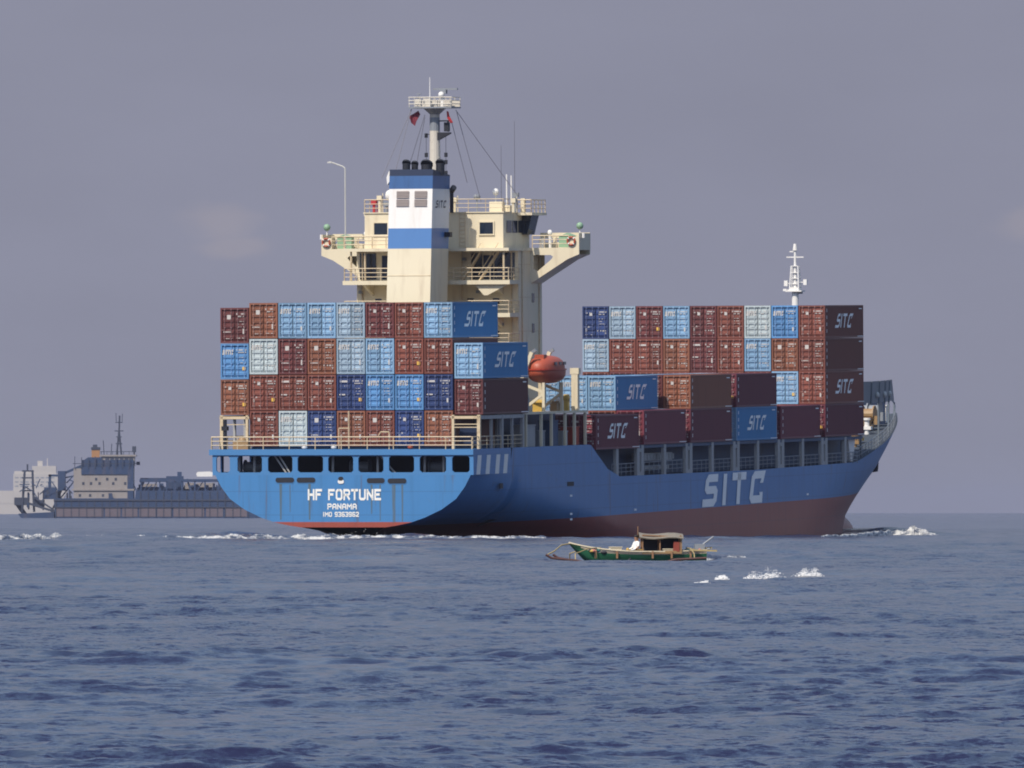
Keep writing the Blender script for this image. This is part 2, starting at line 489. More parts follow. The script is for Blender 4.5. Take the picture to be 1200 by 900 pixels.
# ------------------------------------------------------------------ the sea
WAVE_SLOPE = 0.025
def sea():
    tf = np.linspace(-0.05, 0.05, 900)
    g = 0.05 * np.cumprod(np.full(30, 1.16))
    g = g[g < 2.2]
    ts = np.concatenate([-g[::-1], tf, g])
    ys = [-600, -200, -60, 0, 40, 70]
    y = 96.0
    while y < 420:
        ys.append(y); y *= 1.0009
    while y < 1700:
        ys.append(y); y *= 1.0018
    while y < 30000:
        ys.append(y); y *= 1.04
    ys = np.array(ys)
    xs = ts
    T, Y = np.meshgrid(ts, ys)
    sc = np.maximum(Y, 90.0)
    X = np.clip(T * sc, -30500, 30500)
    dx = np.gradient(ts)[None, :] * sc; dy = np.gradient(ys)[:, None]
    X = X.astype(np.float32); Y = Y.astype(np.float32); dx = dx.astype(np.float32); dy = dy.astype(np.float32)
    rr = np.random.default_rng(5)
    Z = np.zeros_like(X)
    DX = np.zeros_like(X); DY = np.zeros_like(X)
    # gust patches: low frequency modulation of the chop
    G = np.zeros_like(X)
    for i in range(14):
        lx = rr.uniform(12, 70); ly = rr.uniform(30, 220)
        G += np.sin(X * np.float32(2 * np.pi / lx) + Y * np.float32(2 * np.pi / ly) + np.float32(rr.uniform(0, 6.28)))
    G = np.clip(0.97 + 0.09 * G, 0.65, 1.25)
    NW = 150
    for i in range(NW):
        lam = 0.22 * (11 / 0.22) ** ((i + rr.random()) / NW)
        th = rr.normal(0.15, 0.62)
        kx, ky = np.float32(math.sin(th) * 2 * np.pi / lam), np.float32(math.cos(th) * 2 * np.pi / lam)
        sl = WAVE_SLOPE * rr.uniform(0.6, 1.4) * float(np.interp(lam, [0.2, 0.3, 0.9, 1.5, 2.5, 5, 11], [1.1, 1.4, 1.1, 0.58, 0.36, 0.32, 0.26]))
        a = sl * lam / (2 * np.pi)
        fx = np.clip(2 * np.pi / (abs(kx) + 1e-6) / (2.4 * dx) - 1, 0, 1)
        fy = np.clip(2 * np.pi / (abs(ky) + 1e-6) / (2.4 * dy) - 1, 0.45, 1)
        ph = kx * X + ky * Y + np.float32(rr.uniform(0, 6.28))
        wv = np.sin(ph)
        far = np.clip((Y - 330) / 350, 0, 1) * np.float32(1.6 if lam > 2.2 else 0.0) + np.float32(1)
        am = np.float32(a) * far * fx * fy * (G if lam < 6 else np.float32(1.0))
        Z += am * wv
        cw = np.cos(ph) * am * np.float32(1.05)          # crests drawn together, sharper than a sine
        km = np.float32(2 * np.pi / lam)
        DX += cw * (kx / km); DY += cw * (ky / km)
    def ridge(p, q, wd, h):
        p, q = np.array(p), np.array(q); d = q - p; Ln = np.hypot(*d); d = d / Ln
        t = (X - p[0]) * d[0] + (Y - p[1]) * d[1]; s = -(X - p[0]) * d[1] + (Y - p[1]) * d[0]
        env = np.clip((t + 4) / 8, 0, 1) * np.clip((Ln + 6 - t) / 10, 0, 1)
        return h * env * np.exp(-(s / wd) ** 2)
    Z += ridge((26.5, 1222), (36, 1214), 3.0, 0.75)
    Z += ridge((27.5, 1208), (39, 1196), 2.5, 0.30)          # bow wave
    Z += ridge((-36, 1015), (-19, 1070), 4.0, 0.42)          # stern wave
    Z += ridge((-26, 1040), (-2, 1050), 3.0, 0.26)
    X = X + DX; Y = Y + DY
    nx, ny = len(xs), len(ys)
    me = bpy.data.meshes.new('sea')
    co = np.stack([X, Y, Z], -1).reshape(-1, 3)
    idx = np.arange(nx * ny).reshape(ny, nx)
    q = np.stack([idx[:-1, :-1], idx[:-1, 1:], idx[1:, 1:], idx[1:, :-1]], -1).reshape(-1, 4)
    me.vertices.add(len(co)); me.vertices.foreach_set('co', co.ravel().astype(np.float32))
    me.loops.add(q.size); me.loops.foreach_set('vertex_index', q.ravel().astype(np.int32))
    me.polygons.add(len(q))
    me.polygons.foreach_set('loop_start', np.arange(0, q.size, 4, dtype=np.int32))
    me.polygons.foreach_set('use_smooth', np.ones(len(q), dtype=bool))
    me.update(calc_edges=True)
    m = bpy.data.materials.new('sea_water')
    m.use_nodes = True
    t = m.node_tree
    b = t.nodes['Principled BSDF']
    b.inputs['Base Color'].default_value = (0.018, 0.020, 0.054, 1)
    b.inputs['Roughness'].default_value = 0.16
    b.inputs['IOR'].default_value = 1.333
    b.inputs['Specular IOR Level'].default_value = 0.36
    tco = N(t, 'ShaderNodeTexCoord')
    # small ripples: tilt the surface normal by a fine vector noise
    geo = N(t, 'ShaderNodeNewGeometry')
    acc = geo.outputs['Normal']
    gm = N(t, 'ShaderNodeMapping'); gm.inputs['Scale'].default_value = (0.075, 0.012, 1); gm.inputs['Rotation'].default_value = (0, 0, 0.12)
    t.links.new(tco.outputs['Object'], gm.inputs['Vector'])
    gn = N(t, 'ShaderNodeTexNoise'); gn.inputs['Scale'].default_value = 1.0; gn.inputs['Detail'].default_value = 7; gn.inputs['Roughness'].default_value = 0.68
    t.links.new(gm.outputs[0], gn.inputs['Vector'])
    gr = N(t, 'ShaderNodeMapRange'); gr.inputs['From Min'].default_value = 0.36; gr.inputs['From Max'].default_value = 0.64
    gr.inputs['To Min'].default_value = 0.08; gr.inputs['To Max'].default_value = 2.3
    t.links.new(gn.outputs['Fac'], gr.inputs['Value'])
    for scl, k in ((2.2, 0.6), (6.0, 0.75), (15.0, 0.6)):
        n1 = N(t, 'ShaderNodeTexNoise'); n1.inputs['Scale'].default_value = scl; n1.inputs['Detail'].default_value = 4; n1.inputs['Roughness'].default_value = 0.6
        mp1 = N(t, 'ShaderNodeMapping'); mp1.inputs['Scale'].default_value = (1.0, 1.4, 1)
        mp1.inputs['Rotation'].default_value = (0, 0, 0.25)
        t.links.new(tco.outputs['Object'], mp1.inputs['Vector'])
        t.links.new(mp1.outputs[0], n1.inputs['Vector'])
        sb = N(t, 'ShaderNodeVectorMath', operation='SUBTRACT'); sb.inputs[1].default_value = (0.5, 0.5, 0.5)
        t.links.new(n1.outputs['Color'], sb.inputs[0])
        ml = N(t, 'ShaderNodeVectorMath', operation='MULTIPLY'); ml.inputs[1].default_value = (k, k, 0)
        sg_ = N(t, 'ShaderNodeVectorMath', operation='SCALE')
        t.links.new(sb.outputs[0], sg_.inputs[0]); t.links.new(gr.outputs[0], sg_.inputs['Scale'])
        t.links.new(sg_.outputs[0], ml.inputs[0])
        ad = N(t, 'ShaderNodeVectorMath', operation='ADD')
        t.links.new(acc, ad.inputs[0]); t.links.new(ml.outputs[0], ad.inputs[1])
        acc = ad.outputs[0]
    nm_ = N(t, 'ShaderNodeVectorMath', operation='NORMALIZE')
    t.links.new(acc, nm_.inputs[0])
    t.links.new(nm_.outputs[0], b.inputs['Normal'])
    me.materials.append(m)
    o = bpy.data.objects.new('sea', me)
    COL.objects.link(o)
    tag(o, kind='structure')
sea()

# ------------------------------------------------------------------ the container ship
SHIP_LOC = (-13.66, 1100.0, 0.0)
SHIP_ROT = Euler((R(0.95), 0, R(-17.5)), 'XYZ')
SHIP_M = Matrix.Translation(SHIP_LOC) @ SHIP_ROT.to_matrix().to_4x4()
def W(s, f, z):
    return SHIP_M @ Vector((s, f, z))
ship = empty('container_ship', SHIP_LOC, SHIP_ROT)
tag(ship, 'large blue container ship with cream bridge and red underside, seen from astern', 'container ship')
HB = 11.1                                             # half breadth

def lerp_table(tab, x):
    xs = [a for a, _ in tab]; ysv = [b for _, b in tab]
    return float(np.interp(x, xs, ysv))
TRANSOM_B = [(0.9, 3.6), (1.05, 4.6), (1.3, 5.8), (1.7, 7.0), (2.35, 8.4), (3.2, 9.62), (4.2, 10.38), (5.0, 10.8), (5.3, 10.95), (6.0, 11.1), (9, 11.1)]
STEM = [(-5, 141.0), (-2.5, 141.6), (-0.2, 142.2), (1.06, 144.9), (2.55, 149.0), (3.9, 153.2), (5.8, 157.8), (8.5, 163.5), (9, 164.4)]
SHEER = [(0, 5.12), (10.0, 5.12), (10.02, 7.2), (32, 7.2), (38.3, 4.45), (80, 4.45), (113, 4.7), (125, 5.8), (135, 6.55), (145, 7.3), (155, 8.0), (164, 8.6)]
def half_breadth(f, z):
    stem = lerp_table(STEM, z)
    if z >= 0.9:
        st, b0 = 0.0, lerp_table(TRANSOM_B, z)
    else:
        st, b0 = lerp_table([(-5, 15), (-1.5, 10), (0, 5), (0.9, 0)], z), lerp_table([(-5, 0.3), (0, 0.6), (0.6, 2.2), (0.9, 3.6)], z)
    fl = lerp_table([(-5, 62), (-1, 52), (1, 38), (3, 24), (5, 10), (6, 4)], z)
    b = HB
    if f < fl:
        x = max(0.0, (f - st) / (fl - st))
        b = b0 + (HB - b0) * (1 - (1 - x) ** 2.2)
    fe = lerp_table([(-5, 86), (0, 94), (4, 104), (8, 110)], z)
    p = lerp_table([(-5, 1.9), (0, 1.85), (4, 1.75), (8, 1.7)], z)
    if f > fe:
        x = min(1.0, (f - fe) / (stem - fe))
        b = min(b, HB * (1 - x ** p))
    return max(b, 0.02)
def hull_start(z):
    return 0.0 if z >= 0.9 else lerp_table([(-5, 15), (-1.5, 10), (0, 5), (0.9, 0)], z)

def make_hull():
    ts = sorted(set([round(x, 4) for x in
        list(np.linspace(0, 0.06, 8)) + [0.0611, 0.06125] + list(np.linspace(0.065, 0.19, 12)) + [0.195, 0.2, 0.235, 0.2355] + list(np.linspace(0.26, 0.64, 16)) + list(np.linspace(0.66, 1.0, 34))]))
    ks = [0, 0.2, 0.35, 0.45, 0.52, 0.58, 0.62, 0.66, 0.70, 0.74, 0.78, 0.82, 0.86, 0.90, 0.94, 1.0]
    Z0 = -5.0
    grid = []
    for t in ts:
        row = []
        for k in ks:
            z = Z0 + (5 - Z0) * k
            for _ in range(25):
                f = hull_start(z) + t * (lerp_table(STEM, z) - hull_start(z))
                top = lerp_table(SHEER, f)
                if f < 10.01:                      # align with the transom profile
                    z = Z0 + (5.12 - Z0) * k
                else:
                    z = Z0 + (top - Z0) * k
            row.append((half_breadth(f, z), f, z))
        grid.append(row)
    m = MB()
    m.smooth = True
    nt_, nk = len(ts), len(ks)
    for sgn in (1, -1):
        vsx = [(sgn * b, f, z) for row in grid for (b, f, z) in row]
        fs = []
        for i in range(nt_ - 1):
            for j in range(nk - 1):
                fs.append((i * nk + j, (i + 1) * nk + j, (i + 1) * nk + j + 1, i * nk + j + 1))
        m.mesh(vsx, fs, 0)
    m.smooth = False
    for i in range(nt_ - 1):
        a, b = grid[i][-1], grid[i + 1][-1]
        m.face([(-a[0], a[1], a[2]), (a[0], a[1], a[2]), (b[0], b[1], b[2]), (-b[0], b[1], b[2])], 1)
    o = m.build('hull', [HULL, DECKM], ship)
    # keep the hard knuckles crisp
    me = o.data
    try:
        me.set_sharp_from_angle(angle=R(40))
    except Exception:
        pass
    return o
hull = make_hull()

# bulb
m = MB(); m.ellipsoid((0, 141.0, -2.55), (1.7, 6.2, 2.35), 20, 14)
m.build('bulbous_bow', [HULL], hull)

# transom plate
m = MB()
zs = [0.9, 1.05, 1.3, 1.5, 1.7, 2.0, 2.35, 2.8, 3.2, 3.7, 4.2, 4.6, 5.0, 5.12]
for a, b in zip(zs[:-1], zs[1:]):
    ba, bb = lerp_table(TRANSOM_B, a), lerp_table(TRANSOM_B, b)
    m.face([(-ba, -0.01, a), (ba, -0.01, a), (bb, -0.01, b), (-bb, -0.01, b)])
transom = m.build('transom', [TRANSOM], ship)
def usq(u): return (u - 402.0) / 13.83
def vz(v): return (631.0 - v) / 14.5
for txt, u0, u1, v0, v1, bold in (('HF FORTUNE', 361, 447, 573, 586.3, 0.035), ('PANAMA', 384, 418.5, 590, 597, 0.03), ('IMO 9363962', 379, 421, 599.8, 605.6, 0.03)):
    m = MB()
    for q in stroke_word(txt, (u1 - u0) / 13.83, (v1 - v0) / 14.5, 0.215, 0.0, 0.22): m.face([(usq((u0 + u1) / 2) + x, -0.03, vz((v0 + v1) / 2) + z) for x, z in q])
    m.build('lettering', [LETTER], transom, recalc=False)
def oval(mb, cx, cz, hw, hh, y0, y1, n=20, mat=None, rx=None):
    pts = []
    for k in range(n):
        a = 2 * math.pi * k / n
        x = math.cos(a); z = math.sin(a)
        pts.append((cx + (hw - hh) * (1 if x > 0 else -1) + hh * x if hw > hh else cx + hw * x, cz + hh * z))
    mb.prism(pts, 'y', y0, y1, mat)
for u0, u1, v in ((323, 345, 562.5), (348, 370, 562.5), (430.5, 451.5, 563.2), (455, 477, 563.6)):
    cx, cz, hw = usq((u0 + u1) / 2), vz(v), (u1 - u0) / 2 / 13.83
    m = MB()
    oval(m, cx, cz, hw, 0.21, -0.05, -0.02, mat=0)
    oval(m, cx, cz - 0.035, hw + 0.04, 0.25, -0.03, -0.012, mat=1)
    m.build('fairlead', [BLACK, BLUE], transom)
m = MB(); oval(m, usq(400), vz(563), 0.30, 0.30, -0.04, -0.014, mat=0); oval(m, usq(400), vz(564.4), 0.26, 0.17, -0.06, -0.03, mat=1); oval(m, usq(400), vz(561), 0.22, 0.17, -0.06, -0.03, mat=2)
m.build('emblem', [BLUE, WHITE, BLACK], transom)
STAIN = mat('rust_streak', (0.075, 0.125, 0.17), 0.7, dirt=0.9, dirt_col=(0.05, 0.17, 0.40), scale=1.6, streak=True)
for u, wd, z1, z0 in ((329, 1.6, 567, 609), (363, 1.6, 567, 609), (436, 1.2, 568, 602), (446, 0.8, 568, 610), (462, 2.2, 568, 612), (472, 1.2, 568, 611), (340, .7, 568, 600)):
    x = usq(u); h = wd / 13.83
    m = MB(); m.face([(x - h, -0.016, vz(z1)), (x + h, -0.016, vz(z1)), (x + h * .5, -0.016, vz(z0)), (x - h * .5, -0.016, vz(z0))])
    m.build('rust_stain', [STAIN], transom)

# open mooring gallery round the stern: plate with eight window openings, above it the upper deck edge
m = MB()
edges = [(253, 269), (278, 307), (314, 343), (349, 379), (385, 414.5), (420.5, 450), (456.5, 486), (492.5, 523.5), (530.5, 551)]
cuts = [-HB] + [usq((a[1] + b[0]) / 2) for a, b in zip(edges[:-1], edges[1:])] + [HB]
Zb, Zt = 5.12, 6.74
for (a, b), x0, x1 in zip(edges, cuts[:-1], cuts[1:]):
    h0, h1 = usq(a), usq(b)
    z0, z1, c = 5.34, 6.66, 0.16
    inner = [(h0 + c, z0), (h1 - c, z0), (h1, z0 + c), (h1, z1 - c), (h1 - c, z1), (h0 + c, z1), (h0, z1 - c), (h0, z0 + c)]
    outer = [(x0, Zb), (x1, Zb), (x1, z0 + c), (x1, z1 - c), (x1, Zt), (x0, Zt), (x0, z1 - c), (x0, z0 + c)]
    m.ring(outer, inner, 'y', 0.0, 0.18)
gal = m.build('stern_gallery', [BLUE], ship)
m = MB()
m.box(-HB - 0.25, HB + 0.02, -0.12, 10.0, 6.74, 7.2)
m.build('upper_deck_edge', [BLUE], ship)
m = MB()
m.box(HB - 0.12, HB, 0.181, 10.0, 5.12, 6.74)
m.build('side_plating', [HULL], ship)
m = MB()
m.box(-HB, -HB + 0.12, 0.181, 10.0, 5.12, 5.34); m.box(-HB, -HB + 0.12, 0.181, 10.0, 6.6, 6.74)
for f in (2.0, 4.4, 6.8, 9.4): m.box(-HB, -HB + 0.12, f, f + 0.5, 5.34, 6.6)
m.build('side_plating', [HULL], ship)
for f0 in (0.75, 3.2, 5.75, 7.9):
    m = MB()
    m.prism([(f0, 5.15), (f0 + 0.95, 5.15), (f0 + 1.35, 6.7), (f0 + 0.4, 6.7)], 'x', HB, HB + 0.03)
    m.build('stanchion_plate', [LETTER], ship)
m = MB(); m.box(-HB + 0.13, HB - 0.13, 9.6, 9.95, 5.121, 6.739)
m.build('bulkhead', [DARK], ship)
for x in (-9.2, -7.9, -4.6, -1.2, 2.6, 5.9, 6.6, 8.2):
    m = MB(); m.tube((x, 1.1 + 0.2 * random.random(), 5.12), (x, 1.2, 6.74), 0.11, n=8)
    m.build('gallery_post', [PILLAR], ship)
for x0, x1 in ((3.0, 4.3), (-6.0, -5.0), (-5.6, -4.7)):
    m = MB(); m.beam((x0, 0.6, 6.7), (x1, 0.9, 5.15), 0.12, 0.12); m.build('gallery_brace', [PILLAR], ship)
for x in (-8.6, 0.5, 7.2):
    m = MB()
    m.tube((x - 0.7, 3.2, 5.75), (x + 0.7, 3.2, 5.75), 0.42, n=12); m.tube((x - 0.8, 3.2, 5.75), (x - 0.72, 3.2, 5.75), 0.6, n=12); m.tube((x + 0.72, 3.2, 5.75), (x + 0.8, 3.2, 5.75), 0.6, n=12)
    m.box(x - 0.9, x + 0.9, 2.8, 3.6, 5.12, 5.35)
    m.build('mooring_winch', [GREY], ship)

def railing(p, q, h=1.0, step=1.5, r=0.035, mats=None, parent=None, rails=3, name='railing', inset=True):
    p, q = Vector(p), Vector(q)
    n = max(1, round((q - p).length / step))
    m = MB()
    for i in range(n + 1):
        a = p.lerp(q, i / n)
        m.tube(a, a + Vector((0, 0, h)), r * 1.15, n=5)
    for k in range(rails):
        z = Vector((0, 0, h * (k + 1) / rails))
        m.tube(p + z, q + z, r if k < rails - 1 else r * 1.35, n=5)
    return m.build(name, [mats or CREAM_RAIL], parent or ship)
railing((-11.2, 0.05, 7.2), (10.95, 0.05, 7.2), 1.0, 2.2, 0.034)
railing((-11.2, 0.2, 7.2), (-11.2, 12, 7.2), 1.0, 2.0, 0.045)
railing((10.95, 0.3, 7.2), (10.95, 13.5, 7.2), 1.0, 2.0, 0.03)

# frames that carry the outermost stern stacks
for sg in (-1, 1):
    for f in (2.0, 8.0, 13.6):
        m = MB()
        for s in (8.78, 10.95):
            m.beam((sg * s, f, 7.2), (sg * s, f, 9.95), 0.26 if s > 9 else 0.2, 0.3)
        m.beam((sg * 8.6, f, 9.75), (sg * 11.1, f, 9.75), 0.3, 0.22)
        if f < 3:
            m.beam((sg * 8.7, f - .1, 9.2), (sg * 11.0, f - .1, 9.2), 0.07, 0.07)
            if sg > 0:
                m.beam((8.8, f - .1, 8.95), (10.9, f - .1, 8.95), 0.07, 0.07)
        m.build('container_support', [CREAM_RAIL if f < 3 else PILLAR], ship)
    m = MB(); m.beam((sg * 10.95, 2.2, 9.75), (sg * 10.95, 13.5, 9.75), 0.25, 0.3); m.beam((sg * 10.95, 5.2, 7.2), (sg * 10.95, 5.2, 9.6), 0.2, 0.2); m.beam((sg * 10.95, 10.8, 7.2), (sg * 10.95, 10.8, 9.6), 0.2, 0.2)
    m.build('support_beam', [PILLAR], ship)
m = MB(); m.box(8.9, 10.7, 3.2, 3.3, 7.6, 8.9); m.build('locker', [NAVY], ship)
m = MB(); m.tube((-10.35, 1.0, 7.2), (-10.35, 1.0, 9.6), 0.16, n=8); m.cbox((-10.35, 1.0, 8.9), (0.5, 0.4, 0.35)); m.build('ventilator', [BLACK], ship)
m = MB(); m.box(-9.7, -8.4, 1.0, 1.6, 7.2, 7.8); m.ellipsoid((-9.0, 1.3, 7.9), (0.35, 0.3, 0.3)); m.build('mooring_winch', [GOLD], ship)
m = MB(); m.path([(0.35, 0.6, 7.2), (0.35, 0.6, 10.3)], 0.05); m.path([(0.35, 0.6, 8.9), (-0.5, 0.6, 8.9), (-0.5, 0.6, 7.2)], 0.04)
m.build('stern_light_post', [CREAM_RAIL], ship)
m = MB(); m.path([(3.9, 0.2, 7.2), (3.9, 0.2, 8.6), (3.2, 0.2, 8.6), (3.0, 0.2, 8.3)], 0.05); m.build('davit_arm', [CREAM_RAIL], ship)
for x, c in ((-3.4, WHITE), (-0.9, WHITE), (5.6, ORANGE)):
    m = MB(); m.ellipsoid((x, 0.5, 7.38), (0.25, 0.2, 0.2), 10, 6); m.build('deck_fitting', [c], ship)
# the deck crate that carries the stern stacks
m = MB(); m.box(-8.6, 8.6, 2.6, 14.6, 7.2, 7.42); m.build('hatch_cover', [COAM], ship)

# main deck: coaming, pillars under the outboard stacks, walkway rail
m = MB(); m.box(-8.9, 8.9, 33.5, 114.0, 4.46, 6.7); m.build('hatch_coaming', [COAM], ship)
for f in (33.4, 46.9, 60.5, 74.2, 87.8, 101.5):
    m = MB(); m.box(-9.2, 9.2, f, f + 12.6, 6.70, 6.99 if f > 40 else 6.74); m.build('hatch_cover', [COAM], ship)
for sg in (1, -1):
    for i, (f, dbl) in enumerate(((39.6, 0), (46.2, 1), (53.3, 0), (60.3, 1), (67.3, 0), (74.4, 1), (81.0, 0), (88.0, 1), (94.8, 0), (101.5, 1), (108.2, 0))):
        m = MB()
        zd = lerp_table(SHEER, f)
        if dbl:
            for df in (-0.62, 0.62): m.box(sg * 10.95 - 0.14, sg * 10.95 + 0.14, f + df - 0.36, f + df + 0.36, zd, 6.98)
            m.box(sg * 10.95 - 0.13, sg * 10.95 + 0.13, f - 0.26, f + 0.26, zd, zd + 0.3)
            m.box(sg * 10.95 - 0.13, sg * 10.95 + 0.13, f - 0.26, f + 0.26, 6.4, 6.7)
        else:
            m.box(sg * 10.95 - 0.14, sg * 10.95 + 0.14, f - 0.32, f + 0.32, zd, 6.98)
        m.build('deck_pillar', [PILLAR], ship)
    for f0, f1 in ((38.6, 60), (60.6, 87), (88.5, 112.5)):
        railing((sg * 10.9, f0, 4.45), (sg * 10.9, f1, 4.6), 1.0, 1.35, 0.03, GREY)
    m = MB(); m.beam((sg * 10.9, 33.5, 6.85), (sg * 10.9, 113.8, 6.85), 0.3, 0.25); m.build('stack_beam', [COAM], ship)
m = MB(); m.box(9.6, 10.3, 48.5, 58.0, 5.6, 6.25); m.box(9.6, 10.3, 49.0, 57.0, 4.9, 5.2)
for f in np.arange(48.8, 58, 0.9): m.box(10.3, 10.36, f, f + 0.5, 5.7, 6.15)
m.build('pipe_rack', [PILLAR], ship)
m = MB(); m.prism([(110.3, 6.9), (112.6, 6.9), (111.9, 4.75), (111.1, 4.75)], 'x', 10.4, 10.7); m.build('bracket', [WHITE], ship)

# hull side lettering, draught and tug marks
quads = stroke_word('SITC', 19.2, 2.75, 0.24, 0.14, 0.32)
m = MB()
for q in quads: m.face([(HB + 0.04, 73.5 + x, 2.92 + 0.007 * x + z) for x, z in q])
m.build('lettering', [SIDE_LETTER], hull)
for f, z in ((26.4, 3.05), (26.4, 1.55), (26.4, 1.1), (44.5, 1.6), (96.0, 2.1)):
    m = MB()
    m.face([(HB + 0.03, f + a, z + b) for a, b in ((-0.32, -0.08), (0.32, -0.08), (0.32, 0.08), (-0.32, 0.08))])
    m.build('hull_mark', [SIDE_LETTER], hull)
for a_ in ((25.4, 27.2, 3.85, 4.2), (7.0, 7.8, 3.9, 4.35)):
    m = MB(); m.box(HB - .02, HB + 0.03, *a_); m.build('hull_opening', [BLACK], hull)

# -------------------------------------------------- accommodation
house = MB()
house.box(-7.0, 7.0, 25.3, 31.8, 7.2, 23.25)
ho = house.build('deckhouse', [CREAM], ship)
for f in (29.0,):
    for z in (16.5, 19.0):
        m = MB(); m.box(7.0, 7.04, f, f + 0.62, z, z + 0.75); m.build('window', [GLASS], ho)
for s in (-5.4, -3.2, 2.6, 4.8):
    for z in (16.0, 18.7):
        m = MB(); m.box(s, s + 0.55, 25.27, 25.30, z, z + 0.65); m.build('window', [GLASS], ho)
for s0, s1 in ((2.95, 3.9), (4.95, 6.7), (-6.7, -5.3), (-3.9, -3.0)):
    m = MB(); m.box(s0, s1, 25.22, 25.30, 20.95, 23.1); m.build('door', [GLASS], ho)
for s, z in ((-4.8, 20.95), (4.0, 20.95)):
    m = MB(); m.box(s, s + 0.85, 25.26, 25.30, z, z + 1.95); m.build('door', [NAVY], ho)
for z in (12.6, 15.3, 18.0, 20.7):
    m = MB(); m.box(-7.15, 7.15, 22.3, 25.3, z - 0.1, z + 0.1); m.box(-7.15, 7.15, 22.22, 22.3, z - 0.2, z + 0.14); m.box(-7.23, -7.15, 22.22, 25.3, z - 0.2, z + 0.14); m.box(7.15, 7.23, 22.22, 25.3, z - 0.2, z + 0.14)
    pl = m.build('gallery_deck', [CREAM], ship)
    railing((-7.1, 22.3, z + 0.1), (7.1, 22.3, z + 0.1), 1.05, 1.6, 0.03)
    railing((7.1, 22.4, z + 0.1), (7.1, 25.2, z + 0.1), 1.05, 1.4, 0.03)
    railing((-7.1, 22.4, z + 0.1), (-7.1, 25.2, z + 0.1), 1.05, 1.4, 0.03)
    for s in (-5.6, 5.6):
        m = MB(); m.prism([(22.5, z - 0.1), (25.3, z - 0.1), (25.3, z - 1.1)], 'x', s - 0.12, s + 0.12); m.build('bracket', [CREAM], ship)
m = MB(); m.prism([(4.1, 20.5), (7.0, 20.5), (5.2, 19.6), (4.9, 19.6)], 'y', 22.5, 22.75); m.build('bracket', [CREAM], ship)
for s0 in (2.6, 4.1):
    m = MB(); m.beam((s0, 24.0, 20.8), (s0 + 1.7, 24.0, 23.3), 0.6, 0.1); m.beam((s0, 23.68, 21.3), (s0 + 1.7, 23.68, 23.9), 0.06, 0.06); m.build('stairway', [CREAM_RAIL], ship)
m = MB(); m.box(-7.15, 7.15, 22.25, 31.8, 23.25, 23.5); m.build('bridge_deck', [CREAM], ship)
for s in (-6.6, -5.4, 6.6):
    m = MB(); m.tube((s, 22.6, 20.8), (s, 22.6, 23.25), 0.09); m.build('gallery_post', [CREAM_RAIL], ship)
railing((-7.1, 22.4, 23.5), (-2.3, 22.4, 23.5), 1.0, 1.2, 0.04)
# tall side casing forward of the gallery, in the shade of the wing
for sg in (-1, 1):
    m = MB()
    x = lambda v: sg * v
    m.box(min(x(7.15), x(11.2)), max(x(7.15), x(11.2)), 28.7, 31.9, 23.3, 23.5)          # wing deck
    outer = [(x(7.0), 23.3), (x(11.2), 23.3), (x(11.2), 22.95), (x(10.2), 22.55), (x(7.0), 20.55), (x(7.0), 21.6)]
    inner = [(x(7.25), 22.9), (x(8.75), 22.9), (x(8.95), 22.75), (x(8.75), 22.5), (x(7.6), 21.55), (x(7.25), 21.75)]
    m.ring(outer, inner, 'y', 28.7, 28.85)
    m.ring(outer, inner, 'y', 31.7, 31.85)
    for a, b in ((2, 3), (3, 4)):
        pa, pb = outer[a], outer[b]
        m.face([(pa[0], 28.85, pa[1]), (pb[0], 28.85, pb[1]), (pb[0], 31.7, pb[1]), (pa[0], 31.7, pa[1])])
    # forward bulwark with slots, end bulwark
    m.box(min(x(6.9), x(11.2)), max(x(6.9), x(11.2)), 31.75, 31.9, 23.5, 23.95)
    m.box(min(x(6.9), x(11.2)), max(x(6.9), x(11.2)), 31.75, 31.9, 24.3, 24.75)
    for k in (6.9, 8.0, 9.1, 10.2, 11.0): m.box(min(x(k), x(k + .2)), max(x(k), x(k + .2)), 31.75, 31.9, 23.95, 24.3)
    m.box(min(x(11.08), x(11.2)), max(x(11.08), x(11.2)), 28.7, 31.75, 23.5, 24.7)
    m.box(min(x(10.3), x(11.08)), max(x(10.3), x(11.08)), 28.7, 28.82, 23.5, 24.4)
    wing = m.build('bridge_wing', [CREAM], ship)
    railing((sg * 7.15, 28.75, 23.5), (sg * 10.3, 28.75, 23.5), 1.0, 1.0, 0.035)
    m = MB(); m.tube((sg * 11.0, 29.6, 24.6), (sg * 11.0, 29.6, 25.1), 0.06); m.ellipsoid((sg * 11.0, 29.6, 25.3), (0.3, 0.3, 0.3), 12, 8, mat=1)
    m.tube((sg * 11.4, 29.3, 24.3), (sg * 11.4, 29.3, 24.7), 0.12)
    m.build('searchlight', [WHITE, GREEN_BOX], ship)
    m = MB(); m.cbox((sg * 9.7 if sg < 0 else 9.6, 30.6, 24.0), (1.25, 0.7, 0.95)); m.prism([(sg * 9.7 - 0.66, 24.47), (sg * 9.7 + 0.66, 24.47), (sg * 9.7, 24.72)], 'y', 30.2, 31.0); m.build('locker', [GREEN_BOX], ship)
    m = MB(); m.tube((sg * 8.0, 30.9, 23.5), (sg * 8.0, 30.9, 24.6), 0.14); m.ellipsoid((sg * 8.0, 30.9, 24.75), (0.22, 0.22, 0.25), 10, 8); m.tube((sg * 7.4, 30.5, 23.5), (sg * 7.4, 30.5, 24.3), 0.22); m.build('compass_repeater', [WHITE], ship)

